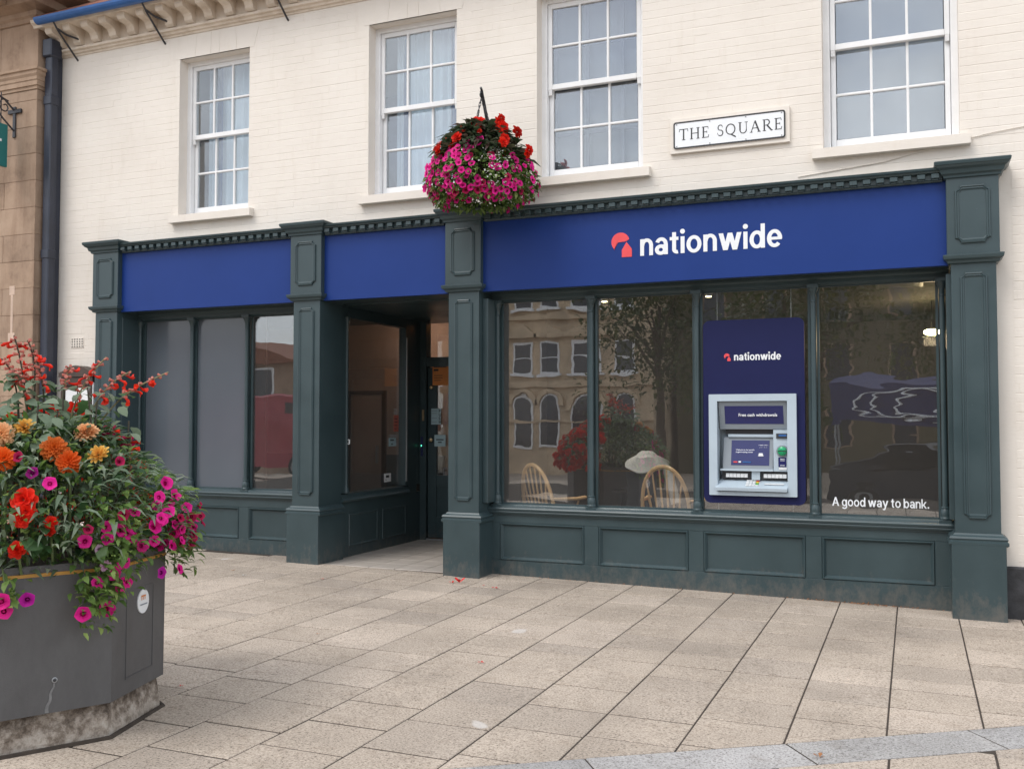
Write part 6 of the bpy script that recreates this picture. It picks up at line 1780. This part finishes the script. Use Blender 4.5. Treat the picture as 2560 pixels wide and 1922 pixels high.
# ================================================================== ACROSS THE SQUARE (seen mirrored in the shop windows)
ob = thing('opposite_building', (-15, -24, -1), 'sandstone bank building across the square mirrored in the shop window', 'building')
OY = -24.0
b = MB(); b.box(-23, -10.6, OY - 6, OY, -1.3, 9.6); b.build('wall', 'pale_stone', ob)
b = MB(); b.box(-23.1, -10.5, OY, OY + .18, 3.15, 3.4); b.box(-23.1, -10.5, OY, OY + .12, 1.55, 1.66); b.box(-23.3, -10.3, OY - .2, OY + .5, 9.3, 9.8); b.box(-23.1, -10.5, OY, OY + .16, 6.3, 6.5); b.build('band_course', 'pale_stone', ob)
def arch_pts(cx, w, z0, z1, n=8): return [(cx - w / 2, z0), (cx + w / 2, z0)] + [(cx + w / 2 * math.cos(a), z1 - w / 2 + w / 2 * math.sin(a)) for a in [math.pi * k / n for k in range(n + 1)]]
for cx in (-21.4, -19.8, -18.2, -16.8, -15.5, -13.7, -11.9):
    wd = .95 if cx != -13.7 else 1.5
    o = poly_plate('arched_window', 'white_gloss', ob, arch_pts(cx, wd, .35, 2.85), OY + .02, OY + .05)
    poly_plate('pane', 'window_dark', o, arch_pts(cx, wd - .16, .45, 2.76), OY + .051, OY + .06)
    m = MB(); m.box(cx - wd / 2, cx + wd / 2, OY + .061, OY + .08, 1.55, 1.62); m.build('transom', 'white_gloss', o)
    m = MB()
    ap = arch_pts(cx, wd + .5, 2.2, 3.1)[2:]; ip = arch_pts(cx, wd + .08, 2.2, 2.9)[2:]
    n = len(ap); m.add([(x, y, z) for y in (OY + .0, OY + .16) for x, z in ap + ip], [(i, i + 1, n + i + 1, n + i) for i in range(n - 1)] + [(2 * n + i, 2 * n + i + 1, 3 * n + i + 1, 3 * n + i) for i in range(n - 1)] + [(i, i + 1, 2 * n + i + 1, 2 * n + i) for i in range(n - 1)] + [(n + i, n + i + 1, 3 * n + i + 1, 3 * n + i) for i in range(n - 1)])
    m.build('arch_moulding', 'pale_stone', o)
    for z0, z1 in ((3.75, 5.25), (6.75, 8.1)):
        o = box('sash_window', 'white_gloss', ob, cx - wd * .48, cx + wd * .48, OY + .01, OY + .05, z0, z1)
        box('pane', 'window_dark', o, cx - wd * .40, cx + wd * .40, OY + .051, OY + .06, z0 + .08, (z0 + z1) / 2 - .03); box('pane', 'window_dark', o, cx - wd * .40, cx + wd * .40, OY + .051, OY + .06, (z0 + z1) / 2 + .03, z1 - .08)
        box('sill', 'white_gloss', o, cx - wd * .6, cx + wd * .6, OY, OY + .2, z0 - .12, z0)
    m = MB(); m.prism([(cx - wd * .75, 5.45), (cx + wd * .75, 5.45), (cx + wd * .75, 5.6), (cx, 6.1), (cx - wd * .75, 5.6)], 'y', OY, OY + .28); m.build('pediment', 'pale_stone', ob)
o = thing('brick_building', (2, -27, -1), 'plain brown building behind the trees across the square', 'building')
box('wall', 'inner_green', o, -10.2, 16, -33, -27, -1.3, 8.2)
box('roof', 'tile_roof', o, -10.4, 16.2, -33.2, -26.6, 8.2, 9.2)
for k in range(9):
    for z0 in (.5, 3.4, 6.0):
        w_ = box('window', 'sandstone', o, -9.0 + 2.7 * k, -7.9 + 2.7 * k, -26.99, -26.95, z0, z0 + 1.6); box('pane', 'window_dark', w_, -8.9 + 2.7 * k, -8.0 + 2.7 * k, -26.94, -26.93, z0 + .1, z0 + 1.5)
t = thing('terrace_building', (-33, -16, -1), 'dark stone terrace across the square mirrored in the clear left pane', 'building')
box('wall', 'sandstone', t, -46, -24.5, -24, -17, -1.3, 4.1)
m = MB(); m.prism([(-46.3, 4.1), (-24.2, 4.1), (-28, 5.3), (-42, 5.3)], 'y', -24.2, -16.6); m.build('roof', 'tile_roof', t)
for k in range(7):
    for z0 in (.1, 2.2):
        w_ = box('window', 'white_gloss', t, -44.5 + 2.9 * k, -43.2 + 2.9 * k, -16.99, -16.95, z0, z0 + 1.7); box('pane', 'window_dark', w_, -44.4 + 2.9 * k, -43.3 + 2.9 * k, -16.94, -16.93, z0 + .1, z0 + 1.6)
def tree(x, y, h, r_, label, seed):
    t = thing('street_tree', (x, y, -.6), label, 'tree', 'trees across the square')
    q = random.Random(seed); m = MB()
    m.tube([(x, y, -.8), (x + .05, y, h * .25), (x - .05, y + .05, h * .45), (x, y, h * .7)], [.17, .14, .11, .05], 8)
    for k in range(7):
        a = q.uniform(0, 6.3); z = h * q.uniform(.3, .55); m.tube([(x, y, z), (x + r_ * .4 * math.cos(a), y + r_ * .4 * math.sin(a), z + h * .15), (x + r_ * .75 * math.cos(a), y + r_ * .75 * math.sin(a), z + h * .22)], [.07, .04, .015], 6)
    m.build('trunk', 'bark', t)
    cl = [(Vector((x + r_ * .75 * q.gauss(0, .5), y + r_ * .75 * q.gauss(0, .5), h * (.64 + q.gauss(0, .15)))), q.uniform(.25, .5) * r_) for _ in range(34)]
    pts = []
    for c, s in cl:
        for _ in range(150):
            d = Vector((q.gauss(0, 1), q.gauss(0, 1), q.gauss(0, .8))).normalized(); pts.append((c + d * s * q.random() ** .4, d))
    leaf_cloud('crown', 'leaf_tree', t, pts, .17, .10, seed)
tree(-7.6, -13, 7.6, 2.5, 'leafy tree mirrored beside the sandstone bank front', 51)
tree(-3.4, -11, 7.4, 3.0, 'leafy tree mirrored behind the cash machine', 52)
tree(1.6, -12, 7.5, 2.8, 'leafy tree mirrored in the right shop pane', 53)
def vehicle(name, cx, cy, L, W, H, side, mat, label, cat, glass):
    """side: outline (0..1, 0..1) of the body from rear to front"""
    t = thing(name, (cx, cy, -.35), label, cat)
    zg = gz(cx) - .17 - .22
    m = MB(); n = len(side)
    v = []
    for yy, k in ((-.5, .86), (-.44, 1.0), (.44, 1.0), (.5, .86)):
        for u, w in side:
            sh = 1 if w < .55 else .86
            v.append((cx + (u - .5) * L, cy + yy * W * sh, zg + .2 + w * (H - .2) * (1 if k == 1 else .97)))
    m.add(v, [(j * n + i, j * n + (i + 1) % n, (j + 1) * n + (i + 1) % n, (j + 1) * n + i) for j in range(3) for i in range(n)] + [tuple(range(n)), tuple(range(3 * n, 4 * n))[::-1]])
    m.build('body', mat, t)
    for poly in glass:
        m = MB(); m.prism([(cx + (u - .5) * L, zg + .2 + w * (H - .2)) for u, w in poly], 'y', cy + W * .432, cy + W * .447 + .02); m.build('side_window', 'car_glass', t)
    for u in (.18, .80):
        m = MB(); m.lathe([(.20, -.10), (.30, -.10), (.32, -.06), (.32, .06), (.30, .10), (.20, .10)], 0, 0, 20)
        for s in (-1, 1):
            w_ = place('wheel', m.mesh('wheel'), 'tyre', t, (cx + (u - .5) * L, cy + s * (W * .5 - .08), zg + .32), (R(90), 0, 0))
            mm = MB(); mm.lathe([(.05, -.085), (.19, -.105), (.19, .105), (.05, .085)], 0, 0, 14); place('rim', mm.mesh('rim'), 'aluminium', t, (cx + (u - .5) * L, cy + s * (W * .5 - .075), zg + .32), (R(90), 0, 0))
    return t
vehicle('parked_car', .3, -5.2, 4.1, 1.7, 1.45, [(0, .05), (1, .05), (1.0, .38), (.97, .48), (.74, .60), (.60, .97), (.32, 1.0), (.12, .62), (.01, .55)], 'car_dark', 'dark parked car mirrored low in the right shop pane', 'car', [[(.20, .60), (.44, .60), (.44, .93), (.33, .93)], [(.46, .60), (.68, .60), (.58, .92), (.46, .93)]])
vehicle('red_van', -18.6, -7.4, 4.8, 1.9, 2.5, [(0, .05), (1, .05), (1.0, .40), (.93, .48), (.84, .94), (.80, 1.0), (.02, 1.0), (0, .96)], 'van_red', 'red delivery van mirrored in the clear left shop pane', 'van', [[(.70, .52), (.90, .52), (.82, .88), (.70, .90)]])
t = thing('market_stall', (.4, -6.9, -.4), 'market stall with dark blue canopy mirrored in the right shop pane', 'stall')
m = MB(); m.add([(-1.8, -7.4, 2.7), (2.4, -7.4, 2.7), (2.4, -6.2, 2.45), (-1.8, -6.2, 2.45), (-1.8, -6.19, 1.5), (2.4, -6.19, 1.5), (-1.8, -7.41, 2.2), (2.4, -7.41, 2.2)], [(0, 1, 2, 3), (3, 2, 5, 4), (1, 0, 6, 7)]); m.build('canopy', 'canopy_blue', t)
for cx_, rx in ((-.3, 1.0), (.1, 1.0), (.6, 1.0)):
    m = MB(); m.tube([(cx_ + rx * math.cos(q), -6.17, 2.0 + .26 * math.sin(q)) for q in [2 * math.pi * k / 40 for k in range(40)]], .022, 5, closed=True); m.build('ring_emblem', 'sign_white', t)
for x in (-1.7, 2.3):
    for y in (-7.3, -6.3): m = MB(); m.tube([(x, y, -.5), (x, y, 2.45)], .025, 6); m.build('post', 'aluminium', t)
box('counter', 'brown_wood', t, -1.6, 2.2, -7.2, -6.5, .25, .5)
SC.cycles.use_denoising = True
